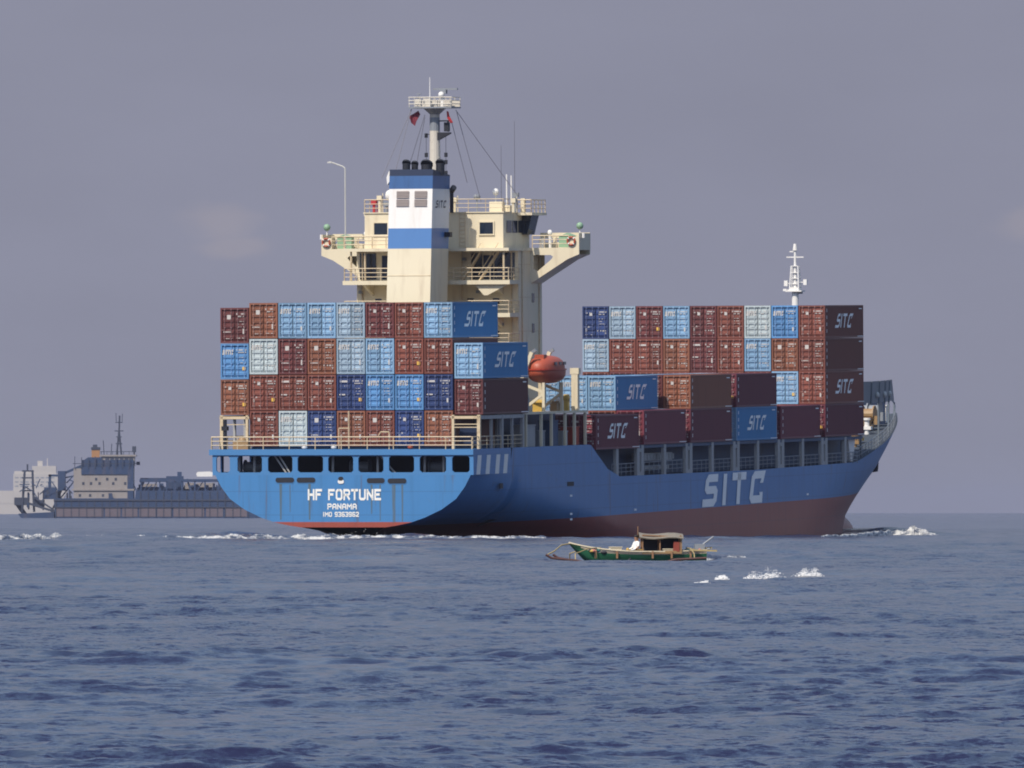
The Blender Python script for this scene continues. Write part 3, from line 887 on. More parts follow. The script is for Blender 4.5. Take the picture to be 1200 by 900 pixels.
# wheelhouse
m = MB(); m.box(-6.0, 6.0, 24.4, 31.6, 23.5, 26.4)
wh = m.build('wheelhouse', [CREAM], ship)
for s0 in (-5.15, 4.0):
    m = MB(); m.box(s0, s0 + 1.16, 24.33, 24.40, 24.65, 25.6, 0); 
    m.ring([(s0 - .1, 24.55), (s0 + 1.26, 24.55), (s0 + 1.26, 25.7), (s0 - .1, 25.7)], [(s0, 24.65), (s0 + 1.16, 24.65), (s0 + 1.16, 25.6), (s0, 25.6)], 'y', 24.28, 24.40, 1)
    m.build('window', [GLASS, CREAM], wh)
m = MB(); m.box(2.2, 3.1, 24.35, 24.40, 23.55, 25.5); m.build('door', [CREAM], wh)
for sg in (-1, 1):
    for f0 in (25.3, 26.9, 28.5, 30.1):
        m = MB(); m.box(min(sg * 6.0, sg * 6.05), max(sg * 6.0, sg * 6.05), f0, f0 + 1.3, 24.75, 25.75); m.build('window', [GLASS], wh)
for k in range(8):
    s0 = -5.8 + k * 1.47
    m = MB(); m.box(s0, s0 + 1.3, 31.6, 31.65, 24.75, 25.75); m.build('window', [GLASS], wh)
# flared forward cab of the wheelhouse seen beyond the aft block
m = MB()
for f0, f1, s1 in ((27.8, 31.6, 7.0),):
    m.prism([(6.06, 24.6), (6.06, 26.2), (s1 - .1, 26.2), (s1 - 0.5, 24.6)], 'y', 29.4, 31.4, 1)
    m.prism([(-6.06, 24.6), (-6.06, 26.2), (-s1 + .1, 26.2), (-s1 + 0.5, 24.6)], 'y', 29.4, 31.4, 1)
    m.box(-7.3, 7.3, 28.2, 32.3, 26.2, 26.42, 0)
m.build('wheelhouse_canopy', [CREAM, GLASS], wh)
m = MB(); m.box(-6.1, 6.1, 24.3, 28.2, 26.4, 26.48); m.build('wheelhouse_roof', [CREAM], wh)
railing((-6.0, 24.4, 26.48), (6.0, 24.4, 26.48), 1.05, 1.5, 0.027)
railing((6.0, 24.5, 26.48), (6.0, 28.2, 26.48), 1.05, 1.2, 0.027)
railing((-6.0, 24.5, 26.48), (-6.0, 28.2, 26.48), 1.05, 1.2, 0.027)
railing((6.0, 28.3, 26.42), (7.2, 28.3, 26.42), 1.05, 0.6, 0.035)
railing((7.2, 28.3, 26.42), (7.2, 32.2, 26.42), 1.05, 1.0, 0.035)
m = MB()
for k in range(9): m.tube((2.25, 24.3, 23.7 + k * 0.32), (2.75, 24.3, 23.7 + k * 0.32), 0.03, n=5)
m.tube((2.25, 24.3, 23.5), (2.25, 24.3, 26.5), 0.035); m.tube((2.75, 24.3, 23.5), (2.75, 24.3, 26.5), 0.035)
m.build('ladder', [CREAM_RAIL], wh)
for s, z in ((-6.6, 19.9), (3.6, 19.9), (5.6, 17.2), (2.4, 22.6), (-3.4, 22.6)):
    m = MB(); m.cbox((s, 25.1, z), (0.3, 0.4, 0.25)); m.build('floodlight', [GREY], ship)
for s in (2.15, 6.45, -6.5):
    m = MB(); m.tube((s, 25.22, 7.3), (s, 25.22, 23.2), 0.07, n=6); m.build('pipe', [CREAM_RAIL], ship)
for f, s in ((26.2, 7.06), (30.9, 7.06)):
    m = MB(); m.tube((s, f, 7.3), (s, f, 23.2), 0.06, n=6); m.build('pipe', [CREAM_RAIL], ship)
for z in (11.0, 13.8, 16.6, 19.4, 22.1):
    m = MB(); m.box(7.0, 7.02, 25.3, 31.8, z, z + 0.05); m.build('weld_seam', [CREAM_RAIL], ship)
for z, d in ((19.0, -0.42), (21.2, -0.21)):
    m = MB(); m.box(-1.60, 2.16, 17.0 + d - 0.02, 17.0 + d + 0.05, z, z + 0.05); m.build('weld_seam', [CREAM_RAIL], ship)
# gear on the monkey island
m = MB(); m.tube((3.6, 30, 26.4), (3.6, 30, 27.9), 0.06); m.ellipsoid((3.6, 30, 28.15), (0.28, 0.28, 0.3), 12, 8); m.build('satellite_dome', [WHITE], ship)
m = MB(); m.tube((2.6, 28, 26.4), (2.6, 28, 27.5), 0.07); m.ellipsoid((2.6, 28, 27.75), (0.3, 0.3, 0.25), 12, 8); m.build('searchlight', [GREY], ship)
for s, z, r in ((4.55, 29.6, 0.06), (4.95, 29.5, 0.06)):
    m = MB(); m.tube((s, 30, 26.4), (s, 30, z), r); m.build('antenna', [WHITE], ship)
for s, f, z, mt in ((5.25, 30, 34.0, WIRE), (4.4, 29, 32.0, WIRE)):
    m = MB(); m.tube((s, f, 26.4), (s, f, z), 0.035, 0.018, n=5); m.build('whip_antenna', [mt], ship)
m = MB(); m.cbox((4.6, 27.2, 26.9), (1.1, 0.8, 0.85)); m.cbox((5.4, 27.6, 26.75), (0.5, 0.6, 0.55)); m.cbox((6.3, 29.0, 27.0), (0.35, 0.35, 1.2)); m.build('equipment_locker', [CREAM], ship)
m = MB(); m.tube((5.5, 29.5, 26.4), (5.5, 29.5, 27.7), 0.12); m.cbox((5.5, 29.5, 27.9), (0.5, 0.3, 0.35)); m.build('signal_lamp', [GREY], ship)
for s, h, c in ((-5.5, 0.9, FLAG_SCARLET), (-5.0, 1.3, CREAM), (-4.4, 0.8, GREY), (-3.9, 1.15, FLAG_SCARLET), (-3.3, 0.9, WHITE), (-2.8, 1.3, GREY), (6.6, 1.0, CREAM), (0.6, 0.9, GREY), (1.5, 1.1, CREAM)):
    m = MB(); m.tube((s, 25.4, 26.4), (s, 25.4, 26.4 + h), 0.13, n=8); m.cbox((s, 25.4, 26.4 + h), (0.42, 0.4, 0.36)); m.tube((s + .2, 25.6, 26.4), (s + .2, 25.6, 26.4 + h * 1.3), 0.04, n=5); m.build('vent_cowl', [c], ship)
m = MB(); m.ellipsoid((-4.7, 27, 27.9), (0.35, 0.3, 0.45), 12, 8); m.tube((-4.7, 27, 26.4), (-4.7, 27, 27.6), 0.06); m.build('satellite_dome', [WHITE], ship)
m = MB(); m.path([(-9.26, 29.2, 23.5), (-9.26, 29.2, 30.2), (-9.45, 29.2, 30.35), (-10.6, 29.2, 30.75)], 0.06); m.cbox((-10.6, 29.2, 30.7), (0.35, 0.2, 0.12)); m.build('lamp_post', [PALEGREY], ship)

# funnel, raked forward, with its bands
def funnel():
    rows = [(8.0, -1.45), (23.45, 0.0), (25.12, 0.13), (28.35, 0.42), (29.42, 0.52), (29.95, 0.58)]
    m = MB()
    hw, F0, Ln = 1.87, 17.0, 4.6
    mats = [0, 1, 2, 4, 3]
    sect = lambda df, k: [(-hw, F0 + df), (hw, F0 + df), (hw, F0 + df + Ln), (-hw, F0 + df + Ln)]
    for i in range(len(rows) - 1):
        (z0, d0), (z1, d1) = rows[i], rows[i + 1]
        a = [(x, y, z0) for x, y in sect(d0, 0)]; b = [(x, y, z1 if not (i == 4 and k > 1) else z1 - 0.45) for k, (x, y) in enumerate(sect(d1, 0))]
        for k in range(4):
            j = (k + 1) % 4
            m.face([a[k], a[j], b[j], b[k]], mats[i])
        if i == 4: m.face(b, 3)
    o = m.build('funnel', [CREAM, BAND, WHITE, NAVY, BAND_TOP], ship)
    o.location.x = 0.28
    for s0 in (-1.2, 0.35):
        m = MB()
        fy = lambda z: F0 + 0.13 + (z - 25.12) * 0.0898 - 0.05
        for a, b in ((26.9, 27.5), (27.58, 28.18)):
            m.face([(s0, fy(a), a), (s0 + 1.08, fy(a), a), (s0 + 1.08, fy(b), b), (s0, fy(b), b)])
            for k in range(5):
                z = a + 0.05 + k * 0.12
                m.cbox((s0 + 0.54, fy(z) - 0.02, z), (1.08, 0.05, 0.03))
        m.build('louvre', [LOUVRE], o)
    for s, f, r, h in ((-0.95, 19.2, 0.32, 0.62), (-0.45, 19.9, 0.27, 0.56), (0.68, 19.6, 0.46, 0.52), (1.75, 19.9, 0.36, 0.62)):
        m = MB(); m.tube((s, f, 29.5), (s, f, 29.95 + h - 0.1), r, n=14); m.tube((s, f, 29.95 + h - 0.12), (s, f + 0.1, 29.95 + h), r * 1.15, r * 1.1, n=14); m.build('exhaust_pipe', [BLACK], o)
    m = MB(); m.prism([(-1.87, 29.0), (-2.1, 28.7), (-2.15, 29.3), (-1.95, 29.8), (-1.87, 29.85)], 'y', 17.6, 20.5); m.build('smoke_deflector', [WHITE], o)
    m = MB()
    for q in stroke_word('SITC', 3.0, 0.62, 0.2, 0.22, 0.26): m.face([(hw + 0.02, 19.6 + x, 27.1 + z) for x, z in q])
    m.build('lettering', [NAVY], o)
    m = MB(); m.tube((2.2, 22.4, 26.4), (2.2, 22.4, 28.2), 0.16, n=10); m.tube((2.2, 22.4, 28.2), (2.5, 22.1, 28.5), 0.24, n=10); m.build('vent_cowl', [BLACK], ship)
    m = MB(); m.cbox((hw + 0.25, 20.8, 24.6), (0.5, 0.6, 0.4)); m.build('floodlight', [BLACK], o)
funnel()

# main mast
m = MB()
m.tube((0, 24.8, 26.4), (0, 24.8, 33.2), 0.50, 0.42, n=14, mat=0); m.tube((0, 24.8, 33.2), (0, 24.8, 34.3), 0.425, 0.415, n=14, mat=1); m.tube((0, 24.8, 34.3), (0, 24.8, 35.0), 0.41, 0.40, n=14, mat=0)
m.tube((0, 24.8, 34.5), (0, 24.8, 35.05), 0.35, 0.95, n=14, mat=1)
for k in range(12): m.tube((0.42, 24.6, 27 + k * 0.5), (0.42, 25.0, 27 + k * 0.5), 0.03, n=4, mat=0)
mast = m.build('main_mast', [MASTC, GREY], ship)
m = MB(); m.cbox((0, 24.8, 35.1), (3.7, 2.6, 0.12), 1)
for k in range(9):
    s = -1.8 + k * 0.45
    m.tube((s, 23.55, 35.1), (s, 23.55, 35.95), 0.03, n=5); m.tube((s, 26.05, 35.1), (s, 26.05, 35.95), 0.03, n=5)
for z in (35.4, 35.68, 35.95):
    m.path([(-1.85, 23.55, z), (1.85, 23.55, z), (1.85, 26.05, z), (-1.85, 26.05, z), (-1.85, 23.55, z)], 0.035, n=5)
m.cbox((0, 26.0, 35.42), (3.6, 0.05, 0.5)); m.cbox((-0.8, 25.4, 35.5), (0.6, 0.5, 0.7)); m.cbox((0.9, 25.3, 35.45), (0.7, 0.6, 0.6)); m.cbox((-1.2, 24.2, 35.5), (0.5, 0.4, 0.6)); m.cbox((1.3, 24.2, 35.45), (0.55, 0.4, 0.5)); m.cbox((0.3, 24.2, 35.4), (0.3, 0.3, 0.5))
m.build('mast_platform', [MASTC, GREY], mast)
m = MB(); m.tube((0.75, 24.6, 35.1), (0.75, 24.6, 36.3), 0.2, 0.15, n=10); m.cbox((1.0, 24.6, 36.62), (2.1, 0.25, 0.16), 1); m.cbox((0.85, 24.6, 36.42), (0.5, 0.45, 0.35), 1); m.ellipsoid((0.7, 24.4, 36.15), (0.26, 0.26, 0.26), 10, 8)
m.build('radar_scanner', [WHITE, GREY], mast)
m = MB(); m.tube((-0.35, 24.6, 35.1), (-0.35, 24.6, 37.6), 0.05, 0.03); m.build('antenna', [WHITE], mast)
m = MB(); m.tube((-1.3, 24.6, 35.1), (-1.3, 24.6, 36.25), 0.04); m.cbox((-1.3, 24.6, 36.25), (0.35, 0.1, 0.08)); m.build('anemometer', [GREY], mast)
m = MB(); m.prism([(0.3, 32.4), (1.35, 32.95), (1.35, 33.05), (0.3, 33.05)], 'y', 24.5, 25.1); m.cbox((1.05, 24.8, 33.5), (0.4, 0.4, 0.75)); m.tube((1.15, 24.8, 33.1), (1.15, 24.8, 34.0), 0.08); m.cbox((0.85, 24.8, 34.0), (1.1, 0.1, 0.1)); m.build('lamp_bracket', [BLACK], mast)
for s in (-0.75, 0.95):
    m = MB()
    m.tube((s, 24.8, 28.5), (s, 24.8, 33.0), 0.02, n=4)
    for z in (28.9, 29.7, 30.6, 31.2) + ((32.8,) if s < 0 else ()): m.cbox((s, 24.8, z), (0.22, 0.22, 0.36))
    m.cbox((s / 2, 24.8, 32.9), (abs(s), 0.06, 0.06))
    m.build('signal_lights', [BLACK], mast)
for a, b in (((-1.75, 24, 35.0), (-3.7, 22, 29.3)), ((-1.75, 24, 35.0), (-2.7, 22, 29.2)), ((-0.6, 24, 34.5), (-2.5, 24.3, 29.0)), ((-0.6, 24, 34.3), (-1.8, 24.3, 28.5)), ((1.75, 25, 34.9), (6.6, 27, 27.6)), ((1.85, 25, 34.7), (3.6, 26, 27.3)), ((1.4, 25, 33.9), (2.4, 26, 28.9))):
    m = MB(); m.tube(a, b, 0.028, n=4); m.build('stay_wire', [WIRE], mast)
# flags flown from the mast's yard
def flag(pts, mt, label):
    m = MB()
    mid = sum((Vector(p) for p in pts), Vector()) / len(pts)
    front = [W(*p) for p in pts]
    back = [W(p[0], p[1] + 0.04, p[2]) for p in pts]
    n = len(pts)
    m.face(front); m.face(back[::-1])
    for k in range(n): m.face([front[k], front[(k + 1) % n], back[(k + 1) % n], back[k]])
    base = front[0]
    m.v = [tuple(Vector(v) - base) for v in m.v]
    o = m.build('flag', [mt], None, loc=base)
    tag(o, label, 'flag')
flag([(-1.2, 24.1, 34.85), (-1.05, 24.15, 34.55), (-1.35, 24.0, 33.95), (-1.5, 24.1, 33.6), (-1.85, 24.2, 33.85), (-2.0, 24.1, 34.4), (-1.6, 24.05, 34.6)], FLAG_RED, 'maroon flag hanging under the left end of the main mast platform')
flag([(1.25, 24.1, 34.8), (1.4, 24.15, 34.75), (1.5, 24.05, 34.4), (1.8, 24.1, 33.85), (1.55, 24.2, 33.8), (1.3, 24.1, 34.2)], FLAG_SCARLET, 'small scarlet flag hanging under the right end of the main mast platform')

# foremast
m = MB()
F = 130.5
m.tube((0, F, 5.5), (0, F, 19.8), 0.42, 0.30, n=14)
m.cbox((0, F, 19.85), (1.5, 1.2, 0.12)); m.cbox((0, F, 20.05), (0.9, 0.9, 0.3))
for s in (-0.42, 0.42):
    for f in (-0.4, 0.4): m.tube((s, F + f, 19.9), (s * 0.75, F + f * 0.5, 22.1), 0.06, n=6)
m.tube((0, F, 19.8), (0, F, 23.7), 0.16, 0.10, n=10)
for z in (20.5, 21.0, 21.5, 22.1): m.cbox((0, F, z), (0.85 - (z - 20) * 0.1, 0.5, 0.06))
fm = m.build('foremast', [WHITE], ship)
m = MB(); m.cbox((0, F, 22.9), (1.6, 0.1, 0.1)); m.tube((0, F, 23.5), (0, F, 24.1), 0.22, 0.14, n=10); m.cbox((-0.25, F, 23.4), (0.5, 0.1, 0.1)); m.build('yard', [WHITE], fm)
for s, z in ((-0.85, 20.55), (0.95, 20.65), (-0.95, 19.95), (0.5, 19.7)):
    m = MB(); m.cbox((s, F, z), (0.32, 0.3, 0.5 if z > 20 else 0.2)); m.cbox((s / 2, F, z), (abs(s), 0.06, 0.06)); m.build('mast_lamp', [WHITE if z > 19.8 else GREY], fm)

# boat deck between the stern stack and the midship bays
m = MB()
for f in (15.2, 19.4, 22.2, 26.0, 28.6, 31.6):
    m.beam((10.75, f, 7.2), (10.75, f, 9.9), 0.2, 0.26)
m.beam((10.75, 14.0, 9.95), (10.75, 32.0, 9.95), 0.26, 0.2)
m.box(8.9, 10.75, 14.2, 32.0, 9.86, 9.96)
bd = m.build('boat_deck', [CREAM], ship)
m = MB(); m.box(7.02, 8.2, 16.0, 31.5, 7.2, 9.8); m.build('deck_locker', [COAM], ship)
m = MB(); m.beam((10.3, 30.4, 9.9), (10.3, 30.4, 13.4), 0.55, 0.55); m.cbox((10.3, 30.4, 13.3), (0.75, 0.6, 0.5)); m.build('crane_post', [CREAM], ship)
for f in (21.3, 26.2):
    m = MB()
    m.beam((8.6, f, 9.96), (8.6, f, 12.9), 0.3, 0.35); m.beam((8.6, f, 12.9), (9.4, f, 14.9), 0.3, 0.3); m.beam((9.4, f, 14.9), (9.75, f, 15.1), 0.25, 0.25, 1)
    m.beam((8.6, f, 10.2), (10.4, f, 11.5), 0.2, 0.22); m.beam((8.6, f, 12.3), (10.4, f, 11.6), 0.2, 0.22); m.beam((10.4, f, 9.96), (10.4, f, 12.4), 0.22, 0.24)
    m.build('boat_davit', [CREAM, GREY], ship)
for s, f, c, sz in ((9.5, 22.8, YELLOW, (0.8, 0.9, 0.8)), (10.0, 25.8, GOLD, (0.6, 1.2, 0.7)), (9.6, 28.2, WHITE, (0.5, 0.7, 0.9)), (9.2, 19.0, GREEN_BOX, (0.9, 1.2, 0.8)), (10.0, 17.0, GREY, (0.7, 0.9, 1.2)), (9.9, 29.2, YELLOW, (0.4, 0.5, 1.1))):
    m = MB(); m.cbox((s, f, 9.96 + sz[2] / 2), sz); m.tube((s - sz[0] / 2, f, 9.96 + sz[2]), (s + sz[0] / 2, f, 9.96 + sz[2]), sz[2] * 0.3, n=10); m.build('boat_winch', [c], ship)

for f0, f1, z1, c in ((15.6, 18.9, 8.9, PILLAR), (19.8, 21.6, 8.4, GREY), (23.0, 25.2, 9.2, COAM), (26.4, 27.8, 8.3, PILLAR), (29.0, 31.0, 8.6, ORANGE_DARK)):
    m = MB(); m.box(9.4, 10.4, f0, f1, 7.2, z1); m.box(9.35, 10.45, f0 - 0.05, f1 + 0.05, z1, z1 + 0.1); m.tube((10.45, f0 + .2, 7.2), (10.45, f0 + .2, z1), 0.06, n=6); m.build('deck_locker', [c], ship)
# lifeboat (hangs in the davits)
lb = empty('lifeboat', W(9.75, 24.2, 12.35), SHIP_ROT)
tag(lb, 'orange enclosed lifeboat hanging in cream davits beside the deckhouse', 'lifeboat')
def boat_fn(p):
    q = Vector(p)
    q.z = (abs(q.z) ** 0.75) * (1 if q.z > 0 else -1)
    q.x = (abs(q.x) ** 0.8) * (1 if q.x > 0 else -1)
    return q
m = MB(); m.ellipsoid((0, 0, 1.15), (1.22, 3.0, 1.12), 24, 16, fn=boat_fn); m.build('canopy', [ORANGE], lb)
m = MB(); m.ellipsoid((0, 0, 0.95), (1.29, 3.1, 0.98), 24, 16, fn=lambda p: boat_fn(Vector((p.x, p.y, min(p.z, 0.12)))))
m.build('boat_hull', [ORANGE], lb)
m = MB()
for k in range(28):
    a, b = 2 * math.pi * k / 28, 2 * math.pi * (k + 1) / 28
    def gp(t):
        c, s_ = math.cos(t), math.sin(t)
        return (1.31 * abs(c) ** 0.8 * (1 if c > 0 else -1), 3.13 * s_, 1.12)
    m.beam(gp(a), gp(b), 0.09, 0.12)
m.build('fender_rail', [ORANGE_DARK], lb)
for y in (-1.2, 0, 1.2):
    m = MB(); m.box(1.12, 1.22, y - 0.3, y + 0.3, 1.5, 1.75); m.build('window', [GLASS], lb)
m = MB(); m.cbox((0, -1.6, 2.15), (0.8, 0.9, 0.4)); m.build('hatch', [ORANGE], lb)

# forecastle: windlass, spray plates on posts, bow rails
def edge(f, inset=0.25):
    z = lerp_table(SHEER, f)
    return max(0.05, half_breadth(f, z) - inset), z
for sg in (1, -1):
    pts = [(f, *edge(f, 0.5)) for f in (118, 124, 130, 136, 142, 148)]
    m = MB()
    for (f0, s0, z0), (f1, s1, z1) in zip(pts[:-1], pts[1:]):
        vsx = [(sg * s0, f0, 9.75), (sg * s1, f1, 9.85), (sg * (s1 + .1), f1, 11.75), (sg * (s0 + .1), f0, 11.75)]
        m.face(vsx); m.face([(v[0] - sg * 0.08, v[1], v[2]) for v in vsx][::-1])
        m.beam((sg * s0 + sg * .06, f0, 9.75), (sg * s0 + sg * .14, f0, 11.75), 0.1, 0.25)
    for i, (f, s, z) in enumerate(pts):
        if i % 2 == 0: m.beam((sg * s, f, z), (sg * s, f, 9.8), 0.14, 0.16)
    for k in range(3): m.ellipsoid((sg * (edge(128 + 7 * k, .5)[0] + .12), 128 + 7 * k, 10.5), (0.2, 0.35, 0.3), 8, 6, mat=1)
    # the last piece tapers down to the stem
    (f0, s0, z0) = pts[-1]
    s1 = edge(160, 0.3)[0]
    m.face([(sg * s0, f0, 9.85), (sg * s1, 160, 9.4), (sg * s1, 160, 9.7), (sg * (s0 + .1), f0, 11.75)])
    m.beam((sg * s1, 160, 8.3), (sg * s1, 160, 9.6), 0.14, 0.16)
    m.build('spray_shield', [SHIELD, PALEGREY], ship)
    fr = [(f, *edge(f, 0.2)) for f in (114, 119, 124, 129, 134, 139, 144, 149, 154, 159)]
    for (f0, s0, z0), (f1, s1, z1) in zip(fr[:-1], fr[1:]):
        railing((sg * s0, f0, z0), (sg * s1, f1, z1), 1.0, 1.7, 0.022, GREY)
m = MB(); m.box(-9, 9, 117.0, 117.3, 4.8, 7.6); m.build('breakwater', [GREY], ship)
m = MB(); m.box(-4.2, 2.75, 150.0, 150.2, 7.5, 9.75); m.build('forecastle_bulkhead', [NAVY], ship)
m = MB(); m.box(1.7, 2.4, 151.6, 152.6, 7.5, 9.3); m.box(1.6, 2.5, 151.5, 152.7, 9.3, 9.4); m.build('deck_locker', [WHITE], ship)
for s, f in ((4.9, 129.0), (2.5, 143.6), (1.9, 147.6), (-3.6, 136)):
    z = lerp_table(SHEER, f) + (0.5 if f > 140 else 0)
    m = MB()
    m.box(s - 1.0, s + 1.0, f - 0.9, f + 0.9, z, z + 0.35); m.tube((s - 1.0, f, z + 0.95), (s + 1.0, f, z + 0.95), 0.5, n=14)
    for k in (-1.1, 0, 1.1): m.tube((s + k - .06, f, z + 0.95), (s + k + .06, f, z + 0.95), 0.78, n=14)
    m.box(s + 1.15, s + 1.5, f - 0.5, f + 0.4, z, z + 0.8)
    m.build('windlass', [GREY if f > 145 else GOLD], ship)
for s, f, h, c in ((6.8, 126, 0.9, GOLD), (4.2, 139, 1.3, WHITE), (3.2, 143, 0.8, GOLD), (1.6, 150, 0.8, PILLAR), (6.0, 130, 0.8, YELLOW), (0.6, 156, 0.7, GREY)):
    z = lerp_table(SHEER, f)
    m = MB(); m.tube((s, f, z), (s, f, z + h), 0.22, n=10); m.tube((s, f, z + h), (s, f, z + h + 0.2), 0.36, n=10); m.cbox((s, f, z + h * 0.45), (0.9, 0.6, 0.3)); m.build('bollard', [c], ship)
m = MB(); m.tube((0.25, 152.0, 3.4), (0.9, 153.5, 4.6), 0.14); m.beam((-0.1, 152.4, 3.3), (1.5, 151.6, 3.5), 0.3, 0.35); m.tube((-0.1, 152.4, 3.3), (0.1, 152.6, 4.2), 0.16); m.tube((1.5, 151.6, 3.5), (1.5, 151.8, 4.4), 0.16); m.build('anchor', [BLACK], ship)

# -------------------------------------------------- containers
PAINT = {
    'brown':     ('rusty brown',  (0.175, 0.053, 0.037)),
    'orange':    ('orange brown', (0.210, 0.078, 0.044)),
    'red':       ('dark red',     (0.120, 0.032, 0.032)),
    'maroon':    ('maroon',       (0.150, 0.030, 0.045)),
    'sky':       ('pale blue',    (0.185, 0.320, 0.480)),
    'mid':       ('bright blue',  (0.090, 0.235, 0.470)),
    'navy':      ('navy blue',    (0.022, 0.045, 0.150)),
    'grey':      ('pale grey',    (0.380, 0.440, 0.460)),
    'ash':       ('ash blue',     (0.260, 0.350, 0.440)),
}
CW, CL, CHT = 2.40, 12.19, 2.86
PM, BARM, SIDEM = {}, {}, {}
for k, (nm, c) in PAINT.items():
    PM[k] = mat('container_' + k, c, 0.5, dirt=0.45, dirt_col=tuple(x * 0.58 + 0.006 for x in c), scale=0.8, streak=True, vary=0.22)
    l = tuple(min(0.8, x * 1.2 + 0.10) for x in c)
    BARM[k] = mat('bars_' + k, l, 0.4, metal=0.15)
SHADED_SIDE_BLUE = mat('container_side_blue', (0.050, 0.215, 0.43), 0.5, dirt=0.3, dirt_col=(0.03, 0.13, 0.3), scale=0.8, streak=True, vary=0.08)  # deeper than the door blue: the side's shade is put into the colour

def corrugated(m, x, sgn, mi):
    y0, y1 = 0.14, CL - 0.14
    n = 40
    P = (y1 - y0) / n
    d = 0.055
    zs = (0.16, CHT - 0.12)
    prof = []
    for i in range(n):
        y = y0 + i * P
        prof += [(y, 0), (y + 0.3 * P, 0), (y + 0.5 * P, d), (y + 0.8 * P, d)]
    prof.append((y1, 0))
    for (ya, da), (yb, db) in zip(prof[:-1], prof[1:]):
        m.face([(x - sgn * (0.02 + da), ya, zs[0]), (x - sgn * (0.02 + db), yb, zs[0]), (x - sgn * (0.02 + db), yb, zs[1]), (x - sgn * (0.02 + da), ya, zs[1])], mi)
def body_mesh(key, side):
    m = MB()
    hx = CW / 2
    for sx in (-1, 1):
        for y in (0.0, CL - 0.14):
            m.box(sx * hx - (0.13 if sx > 0 else 0), sx * hx + (0.13 if sx < 0 else 0), y, y + 0.14, 0, CHT)
        xa, xb = (hx - 0.08, hx) if sx > 0 else (-hx, -hx + 0.08)
        m.box(xa, xb, 0.14, CL - 0.14, 0, 0.16, 1)
        m.box(xa, xb, 0.14, CL - 0.14, CHT - 0.12, CHT, 1)
        corrugated(m, sx * hx, sx, 1)
    for y in (0.0, CL - 0.14):
        m.box(-hx + 0.13, hx - 0.13, y, y + 0.14, 0, 0.17)
        m.box(-hx + 0.13, hx - 0.13, y, y + 0.14, CHT - 0.15, CHT)
    n = 30                                              # ribbed roof
    for i in range(n):
        ya, yb = 0.14 + (CL - 0.28) * i / n, 0.14 + (CL - 0.28) * (i + 1) / n
        ym = (ya + yb) / 2
        m.face([(-hx + .08, ya, CHT - 0.05), (hx - .08, ya, CHT - 0.05), (hx - .08, ym, CHT - 0.02), (-hx + .08, ym, CHT - 0.02)], 0)
        m.face([(-hx + .08, ym, CHT - 0.02), (hx - .08, ym, CHT - 0.02), (hx - .08, yb, CHT - 0.05), (-hx + .08, yb, CHT - 0.05)], 0)
    m.box(-hx + .08, hx - .08, 0.2, CL - 0.14, 0.05, 0.12, 0)
    m.box(-hx + .13, hx - .13, CL - 0.1, CL - 0.05, 0.17, CHT - 0.15, 0)
    return m.data('body', [PM[key], SHADED_SIDE_BLUE if side else PM[key]])
def door_mesh(key):
    m = MB()
    x0, x1, z0, z1 = 0.03, CW / 2 - 0.165, 0.205, CHT - 0.185
    m.box(x0, x1, 0.10, 0.14, z0, z1)
    n = 5
    for i in range(n):                                   # pressed panels
        a = z0 + 0.06 + (z1 - z0 - 0.12) * i / n; b = z0 + 0.06 + (z1 - z0 - 0.12) * (i + 0.62) / n
        m.prism([(0.10, a), (0.035, a + 0.05), (0.035, b - 0.05), (0.10, b)], 'x', x0 + 0.05, x1 - 0.05)
    return m.data('door', [PM[key]])
def bars_mesh(key, x):
    m = MB()
    m.tube((x, 0.005, 0.06), (x, 0.005, CHT - 0.04), 0.026, n=6)
    for z in (0.14, 0.55, 1.25, 1.95, 2.45, CHT - 0.13): m.cbox((x, 0.02, z), (0.12, 0.06, 0.07))
    m.cbox((x + 0.13, -0.005, 1.05), (0.3, 0.03, 0.05))
    return m.data('locking_bar', [BARM[key]])
MARKW = mat('marking_white', (0.50, 0.48, 0.46), 0.6)
MARKY = mat('sticker_yellow', (0.68, 0.42, 0.07), 0.5)
def rect(m, x, z, w_, h, mi=0, y=0.028):
    m.face([(x - w_ / 2, y, z - h / 2), (x + w_ / 2, y, z - h / 2), (x + w_ / 2, y, z + h / 2), (x - w_ / 2, y, z + h / 2)], mi)
def row(m, x0, x1, z, h, mi=0, seed=0, dens=0.8):
    r = random.Random(seed)
    x = x0
    while x < x1:
        w_ = r.uniform(0.04, 0.10)
        if r.random() < dens: rect(m, x + w_ / 2, z, w_, h * r.uniform(0.8, 1), mi)
        x += w_ + 0.03
def marks_left(kind):
    m = MB()
    r = random.Random(kind)
    if kind == 0:
        for q in stroke_word('SITC', 0.94, 0.42, 0.33, 0.1, 0.06): m.face([(-0.58 + x, 0.026, 2.18 + z) for x, z in q])
    elif kind == 1:
        rect(m, -0.82, 2.28, 0.14, 0.12); rect(m, -0.42, 2.16, 0.26, 0.26); rect(m, -0.5, 2.28, 0.12, 0.08)
        row(m, -0.9, -0.3, 1.05, 0.12, seed=3, dens=0.6); rect(m, -0.85, 0.8, 0.12, 0.3)
    elif kind == 2:
        rect(m, -0.62, 2.32, 0.62, 0.15); row(m, -0.9, -0.25, 1.95, 0.09, seed=5, dens=0.7); rect(m, -0.75, 1.25, 0.5, 0.10)
    else:
        rect(m, -0.45, 2.1, 0.38, 0.36); row(m, -0.95, -0.3, 0.9, 0.1, seed=9, dens=0.5)
    if r.random() < 0.5: row(m, -0.95, -0.2, 0.36, 0.06, seed=kind + 31, dens=0.5)
    return m.data('marking', [MARKW, MARKY])
